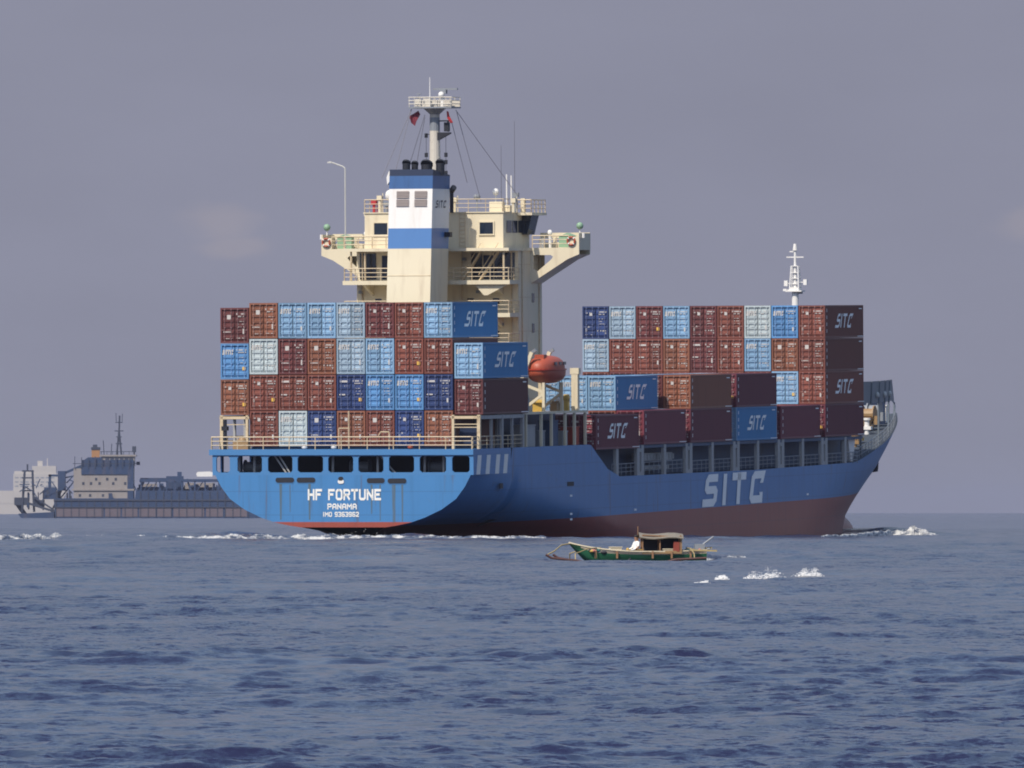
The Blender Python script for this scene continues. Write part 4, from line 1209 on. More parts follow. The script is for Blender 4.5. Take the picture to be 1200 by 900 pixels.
def marks_right(kind):
    m = MB()
    row(m, 0.16, 0.98, 2.36, 0.13, seed=kind + 50, dens=0.85); row(m, 0.3, 0.9, 2.16, 0.1, seed=kind + 60, dens=0.7)
    for i in range(3): row(m, 0.25, 0.85, 1.75 - i * 0.22, 0.06, seed=kind * 7 + i, dens=0.6 if kind != 1 else 0.35)
    if kind == 0: rect(m, 0.75, 0.78, 0.14, 0.34)
    if kind == 1: rect(m, 0.78, 0.85, 0.26, 0.28, 1)
    if kind == 2: rect(m, 0.78, 0.95, 0.16, 0.42); row(m, 0.2, 0.9, 0.4, 0.07, seed=80, dens=0.6)
    if kind == 3: row(m, 0.15, 0.9, 0.7, 0.12, seed=90, dens=0.7); rect(m, 0.9, 0.5, 0.12, 0.14)
    return m.data('marking', [MARKW, MARKY])
ML = [marks_left(i) for i in range(4)]
MR = [marks_right(i) for i in range(4)]
m = MB()
for q in stroke_word('SITC', 5.9, 1.25, 0.19, 0.36, 0.17): m.face([(CW / 2 + 0.012, CL / 2 + x, 1.5 + z) for x, z in q])
SIDEWORD = m.data('lettering', [SIDE_LETTER])
m = MB()
for i in range(4): m.cbox((CW / 2 + 0.012, 0.55, 0.6 + i * 0.6), (0.012, 0.1, 0.3))
m.cbox((CW / 2 + 0.012, CL - 1.0, 2.55), (0.012, 0.9, 0.09)); m.cbox((CW / 2 + 0.012, CL - 0.9, 0.12), (0.012, 2.0, 0.06))
SIDEMARK = m.data('marking', [SIDE_LETTER])

CONTAINER_CACHE = {}
def proto(key, side):
    """mesh data shared by all containers of one paint"""
    if (key, side) not in CONTAINER_CACHE:
        CONTAINER_CACHE[(key, side)] = (body_mesh(key, side), door_mesh(key), [bars_mesh(key, x) for x in (0.28, 0.84)])
    return CONTAINER_CACHE[(key, side)]
used_first = {}
PITCH = 2.482
def container(col, f, z, key, label, group, word=False, style=None):
    """col counts the columns across the ship, 1 = port (left) to 9"""
    s = (col - 5) * PITCH + 0.02
    body, door, bars = proto(key, word and key in ('sky', 'mid', 'ash'))
    root = empty('shipping_container', W(s, f, z), SHIP_ROT)
    tag(root, label, 'shipping container', group)
    link_mesh('body', body, root)
    if style is None:
        style = (0 if key in ('sky', 'mid', 'grey', 'ash') else random.choice((1, 1, 2, 3)))
    st2 = random.choice((0, 1, 2, 3))
    for sx in (1, -1):
        d = link_mesh('door', door, root)
        if sx < 0: d.scale.x = -1
        for b in bars: link_mesh('locking_bar', b, d)
        mk = link_mesh('marking', MR[st2] if sx > 0 else ML[style], d)
        if sx < 0: mk.scale.x = -1
    if word:
        link_mesh('lettering', SIDEWORD, root)
    if col == 9 or word:
        link_mesh('marking', SIDEMARK, root)
    return root
ORD = {1: 'first', 2: 'second', 3: 'third', 4: 'fourth', 5: 'fifth', 6: 'sixth', 7: 'seventh', 8: 'eighth', 9: 'ninth'}
def nm(k): return PAINT[k][0]

# stern stack: four tiers, bottom first
GS = 'containers stacked at the stern'
TZ = [7.44, 10.36, 13.28, 16.20]
stern = [
    {2: 'brown', 3: 'grey', 4: 'navy', 5: 'orange', 6: 'brown', 7: 'navy', 8: 'orange'},
    {1: 'orange', 2: 'brown', 3: 'brown', 4: 'brown', 5: 'navy', 6: 'mid', 7: 'mid', 8: 'navy', 9: 'red'},
    {1: 'mid', 2: 'grey', 3: 'red', 4: 'orange', 5: 'ash', 6: 'sky', 7: 'brown', 8: 'brown', 9: 'sky'},
    {1: 'red', 2: 'orange', 3: 'sky', 4: 'sky', 5: 'ash', 6: 'red', 7: 'brown', 8: 'sky'},
]
rown = ['bottom', 'third', 'second', 'top']
for t_, tier in enumerate(stern):
    for i, (c, k) in enumerate(tier.items()):
        zz = TZ[t_] - (0.38 if c in (1, 9) else 0)
        extra = ' with side letters' if (t_, c) in ((3, 8), (2, 9)) else ''
        container(c, 2.2 + (0.25 if c == 9 else 0), zz, k, f'{nm(k)} container{extra}, {ORD[i + 1]} from left in {rown[t_]} row of stern stack', GS, word=bool(extra))
# midship bays
GM = 'containers in the low bays amidships'
for c, k, lab in ((7, 'brown', 'rusty brown container low behind the cream boat deck posts, farthest inboard'), (8, 'red', 'dark red container doors half hidden behind the cream boat deck posts')):
    container(c, 33.4, 6.76, k, lab, GM)
container(9, 33.4, 6.76, 'maroon', 'maroon container with white side letters, lower row, right beside the cream posts', GM, word=True)
container(8, 47.0, 7.02, 'brown', 'rusty brown container low under the pale blue one, mostly hidden', GM)
container(9, 47.0, 7.02, 'maroon', 'plain maroon container in lower row, second from the cream boat deck', GM)
container(6, 47.0, 9.9, 'sky', 'pale blue container glimpsed behind the orange lifeboat', GM)
container(7, 47.0, 9.9, 'sky', 'pale blue container doors glimpsed between lifeboat and cream crane post', GM)
container(8, 47.0, 9.9, 'sky', 'pale blue container with white side letters, upper row, beside the cream crane post', GM, word=True)
container(9, 60.6, 7.02, 'maroon', 'plain maroon container in lower row, left neighbour of the blue lettered one', GM)
container(7, 60.6, 9.9, 'sky', 'pale blue container whose flat roof shows behind the lettered pale blue one', GM)
container(8, 60.6, 9.9, 'red', 'dark red container showing a door sliver between two upper row bays', GM)
container(9, 60.6, 9.9, 'orange', 'orange brown container with yellow sticker, upper row amidships, its side in shade', GM)
container(9, 74.3, 7.02, 'sky', 'blue container with white side letters in the lower row of the low bays', GM, word=True)
container(7, 74.3, 9.9, 'ash', 'ash blue container roof in the upper row just below the forward stack', GM)
container(8, 74.3, 9.9, 'brown', 'rusty brown container roof below the forward stack, one in from the side', GM)
container(9, 74.3, 9.9, 'maroon', 'plain maroon container in upper row, directly above the blue lettered one', GM)
container(8, 87.8, 7.02, 'orange', 'orange brown container roof showing in front of the forward stack doors', GM)
container(9, 87.8, 7.02, 'maroon', 'plain maroon container in lower row, right neighbour of the blue lettered one', GM)
# forward stack
GB = 'containers stacked toward the bow'
BZ = [7.05, 9.94, 12.83, 15.72]
bow = {
    0: {8: 'brown', 9: 'maroon'},
    1: {1: 'brown', 2: 'red', 3: 'brown', 4: 'brown', 5: 'red', 6: 'brown', 7: 'red', 8: 'sky', 9: 'brown'},
    2: {1: 'ash', 2: 'brown', 3: 'brown', 4: 'orange', 5: 'red', 6: 'brown', 7: 'sky', 8: 'orange', 9: 'brown'},
    3: {1: 'navy', 2: 'ash', 3: 'red', 4: 'sky', 5: 'red', 6: 'brown', 7: 'grey', 8: 'mid', 9: 'brown'},
}
SHADEM = mat('container_side_maroon', (0.13, 0.045, 0.075), 0.5, dirt=0.3, dirt_col=(0.10, 0.05, 0.06), scale=0.8, streak=True, vary=0.08)
for t_, tier in bow.items():
    for c, k in tier.items():
        wd = c == 9 and t_ in (1, 3)
        if t_ == 0:
            lab = {8: 'rusty brown container at the foot of the forward stack, hidden inboard', 9: 'plain maroon container at the foot of the forward stack, nearest the bow'}[c]
        elif t_ == 1 and c < 8:
            lab = f'{nm(k)} container buried {ORD[c]} from left in the third row of the forward stack'
        else:
            lab = f'{nm(k)} container{" with side letters" if wd else ""}, {ORD[c] if t_ > 1 else ("next to last" if c == 8 else "last")} from left in {["bottom", "third", "second", "top"][t_]} row of forward stack'
        container(c, 101.6, BZ[t_], k, lab, GB, word=wd)

# lifebuoys on the bridge wings
def lifebuoy(p, label):
    o = empty('lifebuoy', W(*p), SHIP_ROT)
    tag(o, label, 'lifebuoy')
    m = MB(); n = 20
    for k in range(n):
        a, b = 2 * math.pi * k / n, 2 * math.pi * (k + 1) / n
        m.tube((0.32 * math.cos(a), 0, 0.32 * math.sin(a)), (0.32 * math.cos(b), 0, 0.32 * math.sin(b)), 0.085, n=8, mat=0 if (k // 3) % 2 == 0 or True else 1)
    r = m.build('ring', [ORANGE], o)
    for k in range(4):
        a = math.pi / 4 + k * math.pi / 2
        mm = MB(); mm.tube((0.32 * math.cos(a - .15), 0, 0.32 * math.sin(a - .15)), (0.32 * math.cos(a + .15), 0, 0.32 * math.sin(a + .15)), 0.095, n=8); mm.build('band', [WHITE], r)
lifebuoy((-10.75, 28.58, 24.05), 'orange lifebuoy on the left end of the bridge wing')
lifebuoy((10.55, 28.58, 24.05), 'orange lifebuoy on the right end of the bridge wing')

# ------------------------------------------------------------------ outrigger boat
BX = (750 - 600) / 15950 * 578
BL = (BX, 572.0, 0.09)
banca = empty('outrigger_boat', BL, (0, 0, R(4)))
tag(banca, 'small green outrigger fishing boat with a low roofed shelter, passing the ship', 'fishing boat')
GREEN = mat('boat_green', (0.024, 0.135, 0.066), 0.45, dirt=0.5, dirt_col=(0.03, 0.08, 0.05), scale=1.5)
PALE = mat('boat_cream', (0.62, 0.55, 0.40), 0.6, dirt=0.5, dirt_col=(0.3, 0.2, 0.12), scale=2)
WOOD = mat('boat_wood', (0.26, 0.14, 0.07), 0.7, dirt=0.5, scale=2)
BAMBOO = mat('bamboo', (0.36, 0.28, 0.13), 0.6, dirt=0.4, dirt_col=(0.25, 0.18, 0.08), scale=3)
TARP = mat('tarp_grey', (0.19, 0.17, 0.14), 0.8, dirt=0.5, dirt_col=(0.25, 0.2, 0.15), scale=2, bump=0.4, bscale=5)
# hull: stations along x, bow at -3.05
st = []
for x in np.linspace(-3.05, 2.75, 25):
    t = (x + 3.05) / 5.8
    b = 0.46 * (max(0, math.sin(math.pi * min(1, t * 0.94 + 0.015))) ** 0.55)
    sheer = 0.36 + 0.40 * (1 - t) ** 4 + 0.10 * t ** 4
    keel = -0.28 + 0.98 * max(0, (0.17 - t) / 0.17) ** 1.15
    st.append((x, max(b, 0.02), sheer, keel))
m = MB(); m.smooth = True
for sg in (1, -1):
    for (x0, b0, h0, k0), (x1, b1, h1, k1) in zip(st[:-1], st[1:]):
        prev = None
        for u0, u1, mi in ((0, 0.45, 0), (0.45, 0.8, 0), (0.8, 1.0, 1 if x0 > -2.7 else 0)):
            def P(x, b, h, k, u):
                return (x, sg * b * (u ** 0.55), k + (h - k) * u)
            m.face([P(x0, b0, h0, k0, u0), P(x1, b1, h1, k1, u0), P(x1, b1, h1, k1, u1), P(x0, b0, h0, k0, u1)], mi)
m.build('boat_hull', [GREEN, PALE], banca)
m = MB()
for (x0, b0, h0, k0), (x1, b1, h1, k1) in zip(st[:-1], st[1:]):
    m.face([(x0, -b0 * .95, h0 - 0.1), (x0, b0 * .95, h0 - 0.1), (x1, b1 * .95, h1 - 0.1), (x1, -b1 * .95, h1 - 0.1)], 0)
    for sg in (1, -1): m.beam((x0, sg * b0, h0 + .01), (x1, sg * b1, h1 + .01), 0.05, 0.05, 1)
m.build('boat_deck', [WOOD, PALE], banca)
for x0, x1, y, h, c in ((-1.35, -0.85, -0.05, 0.28, PALE), (-0.55, 0.05, 0.0, 0.18, YELLOW), (0.9, 1.5, -0.1, 0.2, PALE), (-2.2, -1.6, 0.0, 0.10, WOOD)):
    m = MB(); m.box(x0, x1, y - 0.22, y + 0.22, 0.28, 0.28 + h); m.box(x0 - 0.03, x1 + 0.03, y - 0.25, y + 0.25, 0.28 + h, 0.31 + h); m.build('deck_box', [c], banca)
rb = random.Random(4)
BC = [mat('bundle_' + n_, c_, 0.8) for n_, c_ in (('pink', (0.45, 0.16, 0.14)), ('white', (0.7, 0.68, 0.62)), ('dark', (0.04, 0.04, 0.05)), ('ochre', (0.45, 0.30, 0.08)), ('teal', (0.05, 0.20, 0.18)))]
for k in range(18):
    x = rb.choice((rb.uniform(-2.5, -0.5), rb.uniform(-2.5, -0.5), rb.uniform(1.75, 2.5)))
    m = MB(); a_ = rb.uniform(0.07, 0.2)
    m.ellipsoid((x, rb.uniform(-0.3, 0.1), 0.36 + 0.1 * rb.random()), (a_, 0.12, rb.uniform(0.05, 0.11)), 8, 6); m.build('bundle', [rb.choice(BC)], banca)
for k, x in enumerate((-2.0, -1.1, 0.4, 1.2, 2.0)):
    m = MB(); m.box(x, x + 0.08, -0.5, -0.44, 0.10, 0.40); m.build('rib', [WOOD], banca)
# shelter
m = MB()
for x in (0.02, 0.75, 1.62):
    for y in (-0.42, 0.42): m.beam((x, y, 0.3), (x, y, 1.08), 0.05, 0.05)
m.beam((0.02, -0.42, 1.08), (1.62, -0.42, 1.0), 0.05, 0.05); m.beam((0.02, 0.42, 1.08), (1.62, 0.42, 1.0), 0.05, 0.05)
m.box(1.58, 1.66, -0.42, 0.42, 0.3, 0.95)
sh = m.build('shelter', [WOOD], banca)
m = MB()
prof = [(-0.55, 0.96), (-0.3, 1.10), (0, 1.16), (0.3, 1.10), (0.55, 0.96)]
for (ya, za), (yb, zb) in zip(prof[:-1], prof[1:]):
    for i in range(6):
        xa, xb = -0.12 + i * 0.31, -0.12 + (i + 1) * 0.31
        sag = lambda x: -0.05 * math.sin((x + 0.1) * 3.3) - 0.04 * x
        q = [(xa, ya, za + sag(xa)), (xb, ya, za + sag(xb)), (xb, yb, zb + sag(xb)), (xa, yb, zb + sag(xa))]
        m.face(q); m.face([(x, y, z + 0.03) for x, y, z in q][::-1])
m.build('roof', [TARP], sh)
m = MB(); m.face([(1.3, -0.44, 0.4), (1.57, -0.46, 0.38), (1.57, -0.44, 0.8), (1.33, -0.43, 0.82)]); m.face([(1.3, -0.42, 0.4), (1.33, -0.41, 0.82), (1.57, -0.42, 0.8), (1.57, -0.44, 0.38)]); m.build('curtain', [mat('curtain_red', (0.22, 0.04, 0.025), 0.8)], sh)
m = MB(); m.box(1.60, 1.68, -0.44, -0.36, 0.3, 1.02); m.box(0.02, 1.66, -0.45, -0.41, 0.30, 0.42); m.build('frame', [GOLD], sh)
# outriggers
for sg in (1, -1):
    m = MB()
    y = sg * 1.7
    m.path([(-4.15 if sg < 0 else -3.6, y, 0.26), (-3.9 if sg < 0 else -3.4, y, 0.12), (-2.9, y, 0.02), (-2.2, y, -0.12), (0.6, y, -0.12), (1.3, y, 0.06), (2.6, y, 0.12)], 0.05, n=8)
    m.build('float', [mat('float_red', (0.075, 0.028, 0.024), 0.6)], banca)
for x, xo in ((-1.7, -2.9), (1.9, 2.1)):
    m = MB()
    for sg in (1, -1):
        m.path([(x, 0, 0.55), (x + (xo - x) * .5, sg * 1.0, 0.52), (xo, sg * 1.55, 0.3), (xo, sg * 1.7, 0.06)], 0.024)
    m.build('outrigger_arm', [BAMBOO], banca)
m = MB(); m.path([(-3.0, -0.05, 0.72), (-3.4, -0.4, 0.66), (-3.75, -1.3, 0.42), (-4.1, -1.7, 0.25)], 0.03); m.build('bow_rope', [BAMBOO], banca)
m = MB(); m.beam((2.0, -0.3, 0.45), (3.15, -0.5, 0.42), 0.07, 0.07); m.beam((1.6, 0.35, 0.42), (3.0, 0.2, 0.55), 0.07, 0.07); m.build('stern_boom', [BAMBOO], banca)
m = MB(); m.cbox((2.45, 0, 0.55), (0.42, 0.3, 0.32)); m.tube((2.35, 0, 0.5), (3.05, 0.02, 1.02), 0.045, 0.035); m.tube((2.9, 0.0, 0.5), (2.35, 0.1, 0.4), 0.05); m.build('outboard_engine', [GREY], banca)
m = MB(); m.tube((-0.12, 0.3, 0.3), (-0.12, 0.3, 1.45), 0.02); m.build('pole', [WOOD], banca)
m = MB(); m.box(0.03, 1.62, 0.43, 0.46, 0.32, 1.0); m.build('dark_backing', [DARK], sh)  # dark sheet added so the shelter's inside reads as shaded
m = MB(); m.prism([(-0.50, 0.92), (0.5, 0.92), (0, 1.12)], 'x', -0.04, 0.0); m.build('gable', [WOOD], sh)

def skin_person(name, joints, bones, loc, rz, mats_, label):
    me = bpy.data.meshes.new(name)
    me.from_pydata([j[0] for j in joints], bones, [])
    tmp = bpy.data.objects.new('tmp', me)
    COL.objects.link(tmp)
    sk = tmp.modifiers.new('skin', 'SKIN')
    for i, j in enumerate(joints):
        me.skin_vertices[0].data[i].radius = (j[1], j[1])
        me.skin_vertices[0].data[i].use_root = (i == 0)
    sub = tmp.modifiers.new('sub', 'SUBSURF'); sub.levels = 2; sub.render_levels = 2
    dg = bpy.context.evaluated_depsgraph_get()
    me2 = bpy.data.meshes.new_from_object(tmp.evaluated_get(dg))
    bpy.data.objects.remove(tmp)
    for mm in mats_: me2.materials.append(mm)
    for p in me2.polygons:
        p.use_smooth = True
        c = p.center
        if c.z > 0.56: p.material_index = 0
        elif c.z < 0.12 or (c.z < 0.2 and c.y < -0.12): p.material_index = 2
        else: p.material_index = 1
        if abs(c.x) > 0.24 and c.z < 0.36: p.material_index = 0
    o = bpy.data.objects.new(name, me2); COL.objects.link(o)
    o.location = loc; o.rotation_euler = (0, 0, rz)
    tag(o, label, 'person')
    return o
SKIN = mat('skin', (0.30, 0.16, 0.10), 0.6)
SHIRT = mat('white_shirt', (0.82, 0.82, 0.82), 0.8)
TROUS = mat('dark_trousers', (0.03, 0.035, 0.05), 0.8)
HAIR = mat('black_hair', (0.012, 0.010, 0.010), 0.7)
J = [((0, 0, 0.10), 0.13), ((0, 0.01, 0.28), 0.125), ((0, 0.02, 0.47), 0.13), ((0, 0.01, 0.57), 0.055), ((0, -0.01, 0.68), 0.085), ((0, -0.01, 0.77), 0.08),
     ((0.17, 0.02, 0.50), 0.06), ((0.24, -0.05, 0.28), 0.045), ((0.18, -0.28, 0.20), 0.035), ((0.16, -0.36, 0.19), 0.04),
     ((-0.17, 0.02, 0.50), 0.06), ((-0.24, -0.05, 0.28), 0.045), ((-0.18, -0.28, 0.20), 0.035), ((-0.16, -0.36, 0.19), 0.04),
     ((0.10, -0.02, 0.09), 0.09), ((0.13, -0.40, 0.14), 0.075), ((0.12, -0.36, -0.20), 0.055), ((0.12, -0.46, -0.24), 0.045),
     ((-0.10, -0.02, 0.09), 0.09), ((-0.13, -0.40, 0.14), 0.075), ((-0.12, -0.36, -0.20), 0.055), ((-0.12, -0.46, -0.24), 0.045)]
Bn = [(0, 1), (1, 2), (2, 3), (3, 4), (4, 5), (2, 6), (6, 7), (7, 8), (8, 9), (2, 10), (10, 11), (11, 12), (12, 13), (0, 14), (14, 15), (15, 16), (16, 17), (0, 18), (18, 19), (19, 20), (20, 21)]
bp = Matrix.Translation(BL) @ Matrix.Rotation(R(4), 4, 'Z') @ Vector((-0.22, -0.02, 0.26))
person = skin_person('person', J, Bn, bp, R(-60), [SKIN, SHIRT, TROUS], 'person in a white shirt seated in front of the fishing boat shelter')
m = MB(); m.ellipsoid((0, 0.005, 0.765), (0.095, 0.10, 0.075), 14, 8); m.build('hair', [HAIR], person)

# ------------------------------------------------------------------ dredger, far off
DY = 4880.0
K = DY / 15950.0
def dx(u): return (u - 600) * K
def dz(v): return (607 - v) * K
D_BLUE = mat('dredger_blue', (0.020, 0.045, 0.11), 0.6, dirt=0.6, dirt_col=(0.10, 0.08, 0.09), scale=0.25, streak=True)
D_CREAM = mat('dredger_cream', (0.27, 0.245, 0.235), 0.6, dirt=0.6, dirt_col=(0.2, 0.15, 0.12), scale=0.3, streak=True)
D_RED = mat('dredger_red', (0.125, 0.10, 0.12), 0.7, dirt=0.6, dirt_col=(0.12, 0.12, 0.15), scale=0.15)
D_DARK = mat('dredger_dark', (0.035, 0.045, 0.075), 0.7)
dr = empty('dredger', (dx(170), DY, 0))
tag(dr, 'dark blue dredger with cream deckhouse and gantries, far off behind the stern', 'dredger')
ox = dx(170)
def D(m, u0, u1, v0, v1, y0, y1, mi=0): m.box(dx(u0) - ox, dx(u1) - ox, y0, y1, dz(v1), dz(v0), mi)
m = MB()
hp = [(dx(64) - ox, dz(584)), (dx(66) - ox, -2), (dx(372) - ox, -2), (dx(385) - ox, dz(580)), (dx(385) - ox, dz(572)), (dx(300) - ox, dz(575)), (dx(160) - ox, dz(575)), (dx(159) - ox, dz(584))]
m.prism(hp, 'y', -9, 9)
m.prism([(dx(22) - ox, dz(602)), (dx(64) - ox, dz(600)), (dx(64) - ox, -2), (dx(30) - ox, -2)], 'y', -8, 8)
dh = m.build('boat_hull', [D_BLUE], dr)
m = MB()
for u0, u1 in ((66, 122), (124, 142), (144, 162), (164, 183), (185, 202), (204, 240), (242, 262), (264, 290)):
    D(m, u0, u1, 595, 605.5, -9.12, -9.0)
m.build('rubbing_panel', [D_RED], dh)
m = MB(); D(m, 87, 157, 549, 585, -7, 7); D(m, 85, 158, 573, 575, -7.4, 7.4)
hs = m.build('deckhouse', [D_CREAM], dr)
for u, v in ((97, 565), (106, 565), (116, 565), (132, 565), (146, 565), (112, 560), (125, 560), (135, 560), (93, 579), (105, 579), (120, 579)):
    m = MB(); D(m, u, u + 2.6, v, v + 3, -7.1, -7.0); m.build('porthole', [D_DARK], hs)
m = MB(); D(m, 96, 157, 547, 556, -7.3, -7.0); D(m, 96, 157, 539, 549, -6.5, 6.5); m.prism([(dx(96) - ox, dz(549)), (dx(96) - ox, dz(541)), (dx(104) - ox, dz(536)), (dx(120) - ox, dz(536)), (dx(120) - ox, dz(549))], 'y', -6.6, 6.6); m.build('upper_deck', [D_BLUE], hs)
m = MB(); D(m, 119, 158, 534, 546, -5, 5); D(m, 117, 160, 533, 535, -5.5, 5.5); wb = m.build('wheelhouse', [D_CREAM], dr)
for k in range(6):
    m = MB(); D(m, 124 + k * 5.6, 128.4 + k * 5.6, 536.5, 541, -5.1, -5.0); m.build('window', [D_DARK], wb)
m = MB(); D(m, 107.5, 117, 527, 538, -2, 2); D(m, 107, 117.5, 524, 527, -2.2, 2.2, 1); m.build('funnel', [mat('dredger_funnel', (0.34, 0.17, 0.07), 0.6), D_DARK], dr)
m = MB(); D(m, 109, 114, 521, 524, -1, 1); m.build('exhaust_pipe', [D_DARK], dr)
m = MB()
cx = dx(139.5) - ox
m.tube((cx - .9, 0, dz(535)), (cx, 0, dz(505)), 0.35); m.tube((cx + .9, 0, dz(535)), (cx, 0, dz(505)), 0.35); m.tube((cx, 0, dz(507)), (cx + .2, 0, dz(487)), 0.3)
for v, hw in ((520, 1.2), (512, 1.0), (505, 1.6), (495, 1.3)): m.cbox((cx, 0, dz(v)), (hw * 2, 0.5, 0.35))
m.tube((cx - 1, 0, dz(494)), (cx - 1.1, 0, dz(484)), 0.12); m.tube((cx + 1.1, 0, dz(494)), (cx + 1.2, 0, dz(485)), 0.12)
m.build('mast', [D_DARK], dr)
m = MB(); D(m, 155, 159.5, 523, 530, -1, 1); D(m, 156.5, 158, 530, 535, -.5, .5); D(m, 160, 164, 541, 545, -1, 1); D(m, 158, 161, 542.5, 543.5, -.4, .4); m.build('deck_lamp', [D_DARK], dr)
# aft cranes and gantries on the left
m = MB()
D(m, 52, 66, 571, 585, -4, 4); D(m, 57, 60, 556, 572, -1, 1); D(m, 57, 68, 556, 558.5, -1, 1); D(m, 68, 77, 552, 575, -2.5, 2.5)
for a, b, r in (((72, 556), (98, 545), 0.9), ((75, 560), (96, 556), 0.5), ((78, 566), (96, 547), 0.4), ((70, 585), (90, 560), 0.5), ((60, 600), (72, 575), 0.6)):
    m.beam((dx(a[0]) - ox, 0, dz(a[1])), (dx(b[0]) - ox, 0, dz(b[1])), r, r)
m.build('deck_crane', [D_BLUE], dr)
m = MB()
for u in (26, 40):
    m.beam((dx(u) - ox, -3, dz(600)), (dx(u + (3 if u < 30 else -2)) - ox, -3, dz(551)), 0.6, 0.6); m.beam((dx(u) - ox, 3, dz(600)), (dx(u + (3 if u < 30 else -2)) - ox, 3, dz(551)), 0.6, 0.6)
for v in (552, 560, 575): m.beam((dx(26) - ox, -3, dz(v)), (dx(40) - ox, -3, dz(v)), 0.5, 0.5)
m.tube((dx(32.5) - ox, -3, dz(552)), (dx(32.5) - ox, -3, dz(544)), 0.3)
D(m, 17, 34, 583, 592, -3, 3); m.beam((dx(20) - ox, 0, dz(590)), (dx(30) - ox, 0, dz(604)), 2.0, 1.6); m.beam((dx(34) - ox, -4, dz(590)), (dx(66) - ox, -4, dz(600)), 0.8, 0.8); m.beam((dx(40) - ox, -4, dz(582)), (dx(64) - ox, -4, dz(598)), 0.6, 0.6); D(m, 40, 52, 586, 594, -3, 3)
m.build('dredge_gantry', [D_DARK], dr)
m = MB()
D(m, 164, 300, 561.5, 565, -7, -6.4); 
for u in (165, 187, 195, 205, 213, 228, 240, 256, 270, 285): D(m, u, u + 1.6, 564, 576, -7, -6.4)
D(m, 164, 200, 560, 562, 4, 6); D(m, 195, 215, 558, 576, -4, 2); D(m, 208, 213, 553, 560, -2, 0)
D(m, 165, 300, 570.5, 576, -2, 4)
m.build('hopper_frame', [D_BLUE], dr)
m = MB(); D(m, 166, 184, 567, 570.3, -3, 3); D(m, 217, 227, 566, 573, -3, 3); D(m, 231, 251, 566, 571, -3, 3); m.build('deck_tank', [D_CREAM], dr)
m = MB(); m.prism([(dx(231) - ox, dz(558.5)), (dx(249) - ox, dz(558.5)), (dx(250) - ox, dz(554)), (dx(246) - ox, dz(552.5)), (dx(232) - ox, dz(553)), (dx(230) - ox, dz(555))], 'y', -2.2, 0); m.build('lifeboat', [WHITE], dr)

rd = random.Random(12)
m = MB()
for k in range(46):
    u = rd.uniform(160, 296); h_ = rd.uniform(1.5, 9); wv_ = rd.uniform(1, 5); y_ = rd.uniform(-6, 5)
    D(m, u, u + wv_, 575 - h_, 575.5, y_, y_ + rd.uniform(1, 3), rd.choice((0, 0, 1)))
for k in range(22):
    u = rd.uniform(160, 290); m.beam((dx(u) - ox, -6, dz(575)), (dx(u + rd.uniform(-8, 8)) - ox, -6, dz(rd.uniform(560, 570))), 0.35, 0.35)
m.build('deck_gear', [D_BLUE, D_DARK], dr)
m = MB()
for k in range(26):
    u = rd.uniform(24, 92); h_ = rd.uniform(3, 14); v_ = rd.uniform(578, 598)
    if u > 60: v_ = 585
    y_ = rd.uniform(-6, 3); D(m, u, u + rd.uniform(1.0, 4), v_ - h_, v_, y_, y_ + 1.5, rd.choice((0, 1, 1)))
for k in range(18):
    u = rd.uniform(24, 90); v_ = rd.uniform(560, 590); m.beam((dx(u) - ox, -4, dz(v_)), (dx(u + rd.uniform(-12, 12)) - ox, -4, dz(v_ + rd.uniform(-10, 14))), 0.35, 0.35)
m.build('dredge_gear', [D_BLUE, D_DARK], dr)
m = MB()
for u in range(66, 300, 9): D(m, u, u + 1.0, 576 if u > 160 else 585, 606, -9.25, -9.0)
D(m, 64, 300, 585.5, 587, -9.3, -9.0); D(m, 64, 300, 594, 595, -9.35, -9.0)
m.build('hull_frame', [D_DARK], dh)
m = MB()
for k in range(9): D(m, 88 + k * 8, 88.8 + k * 8, 535 + (k % 3), 549, -7.5, -7.2)
D(m, 86, 160, 543, 543.8, -7.6, -7.4); D(m, 118, 160, 529, 529.7, -5, -4.8)
for k in range(7): D(m, 119 + k * 6.5, 119.6 + k * 6.5, 529, 534, -5, -4.8)
m.tube((dx(122) - ox, 0, dz(534)), (dx(121) - ox, 0, dz(516)), 0.15); m.tube((dx(130) - ox, 0, dz(534)), (dx(131) - ox, 0, dz(520)), 0.15)
m.build('railing', [D_DARK], dr)
m = MB(); D(m, 128, 132, 578, 585, -7.3, -7.0); D(m, 150, 157, 556, 585, -7.35, -7.0); m.prism([(dx(130) - ox, dz(585)), (dx(134) - ox, dz(585)), (dx(131) - ox, dz(577))], 'y', -8.4, -8.0); m.build('hull_panel', [D_BLUE], hs)

# ------------------------------------------------------------------ white ferry in the haze beyond
FY = 14000.0
KF = FY / 15950.0
def fx(u): return (u - 600) * KF
def fz(v): return (602.4 - v) * KF
FW = mat('ferry_white', (0.46, 0.43, 0.40), 0.6)
FWIN = mat('ferry_window', (0.22, 0.24, 0.28), 0.5)
fe = empty('ferry', (fx(-10), FY, 0))
tag(fe, 'hazy white passenger ferry on the horizon behind the dredger, far left', 'ferry')
fo = fx(-10)
def FB(m, u0, u1, v0, v1, y0, y1, mi=0): m.box(fx(u0) - fo, fx(u1) - fo, y0, y1, fz(v1), fz(v0), mi)
m = MB(); m.prism([(fx(-95) - fo, fz(577)), (fx(-80) - fo, -2), (fx(62) - fo, -2), (fx(80) - fo, fz(575)), (fx(70) - fo, fz(575))], 'y', -10, 10); m.build('boat_hull', [FW], fe)
m = MB(); FB(m, -80, 16, 575, 590, -10.2, 9); FB(m, 16, 68, 555, 576, -9, 9); FB(m, 38, 66, 546, 556, -8, 8); FB(m, 17, 38, 552, 556, -7, 7); sp_ = m.build('superstructure', [FW], fe)
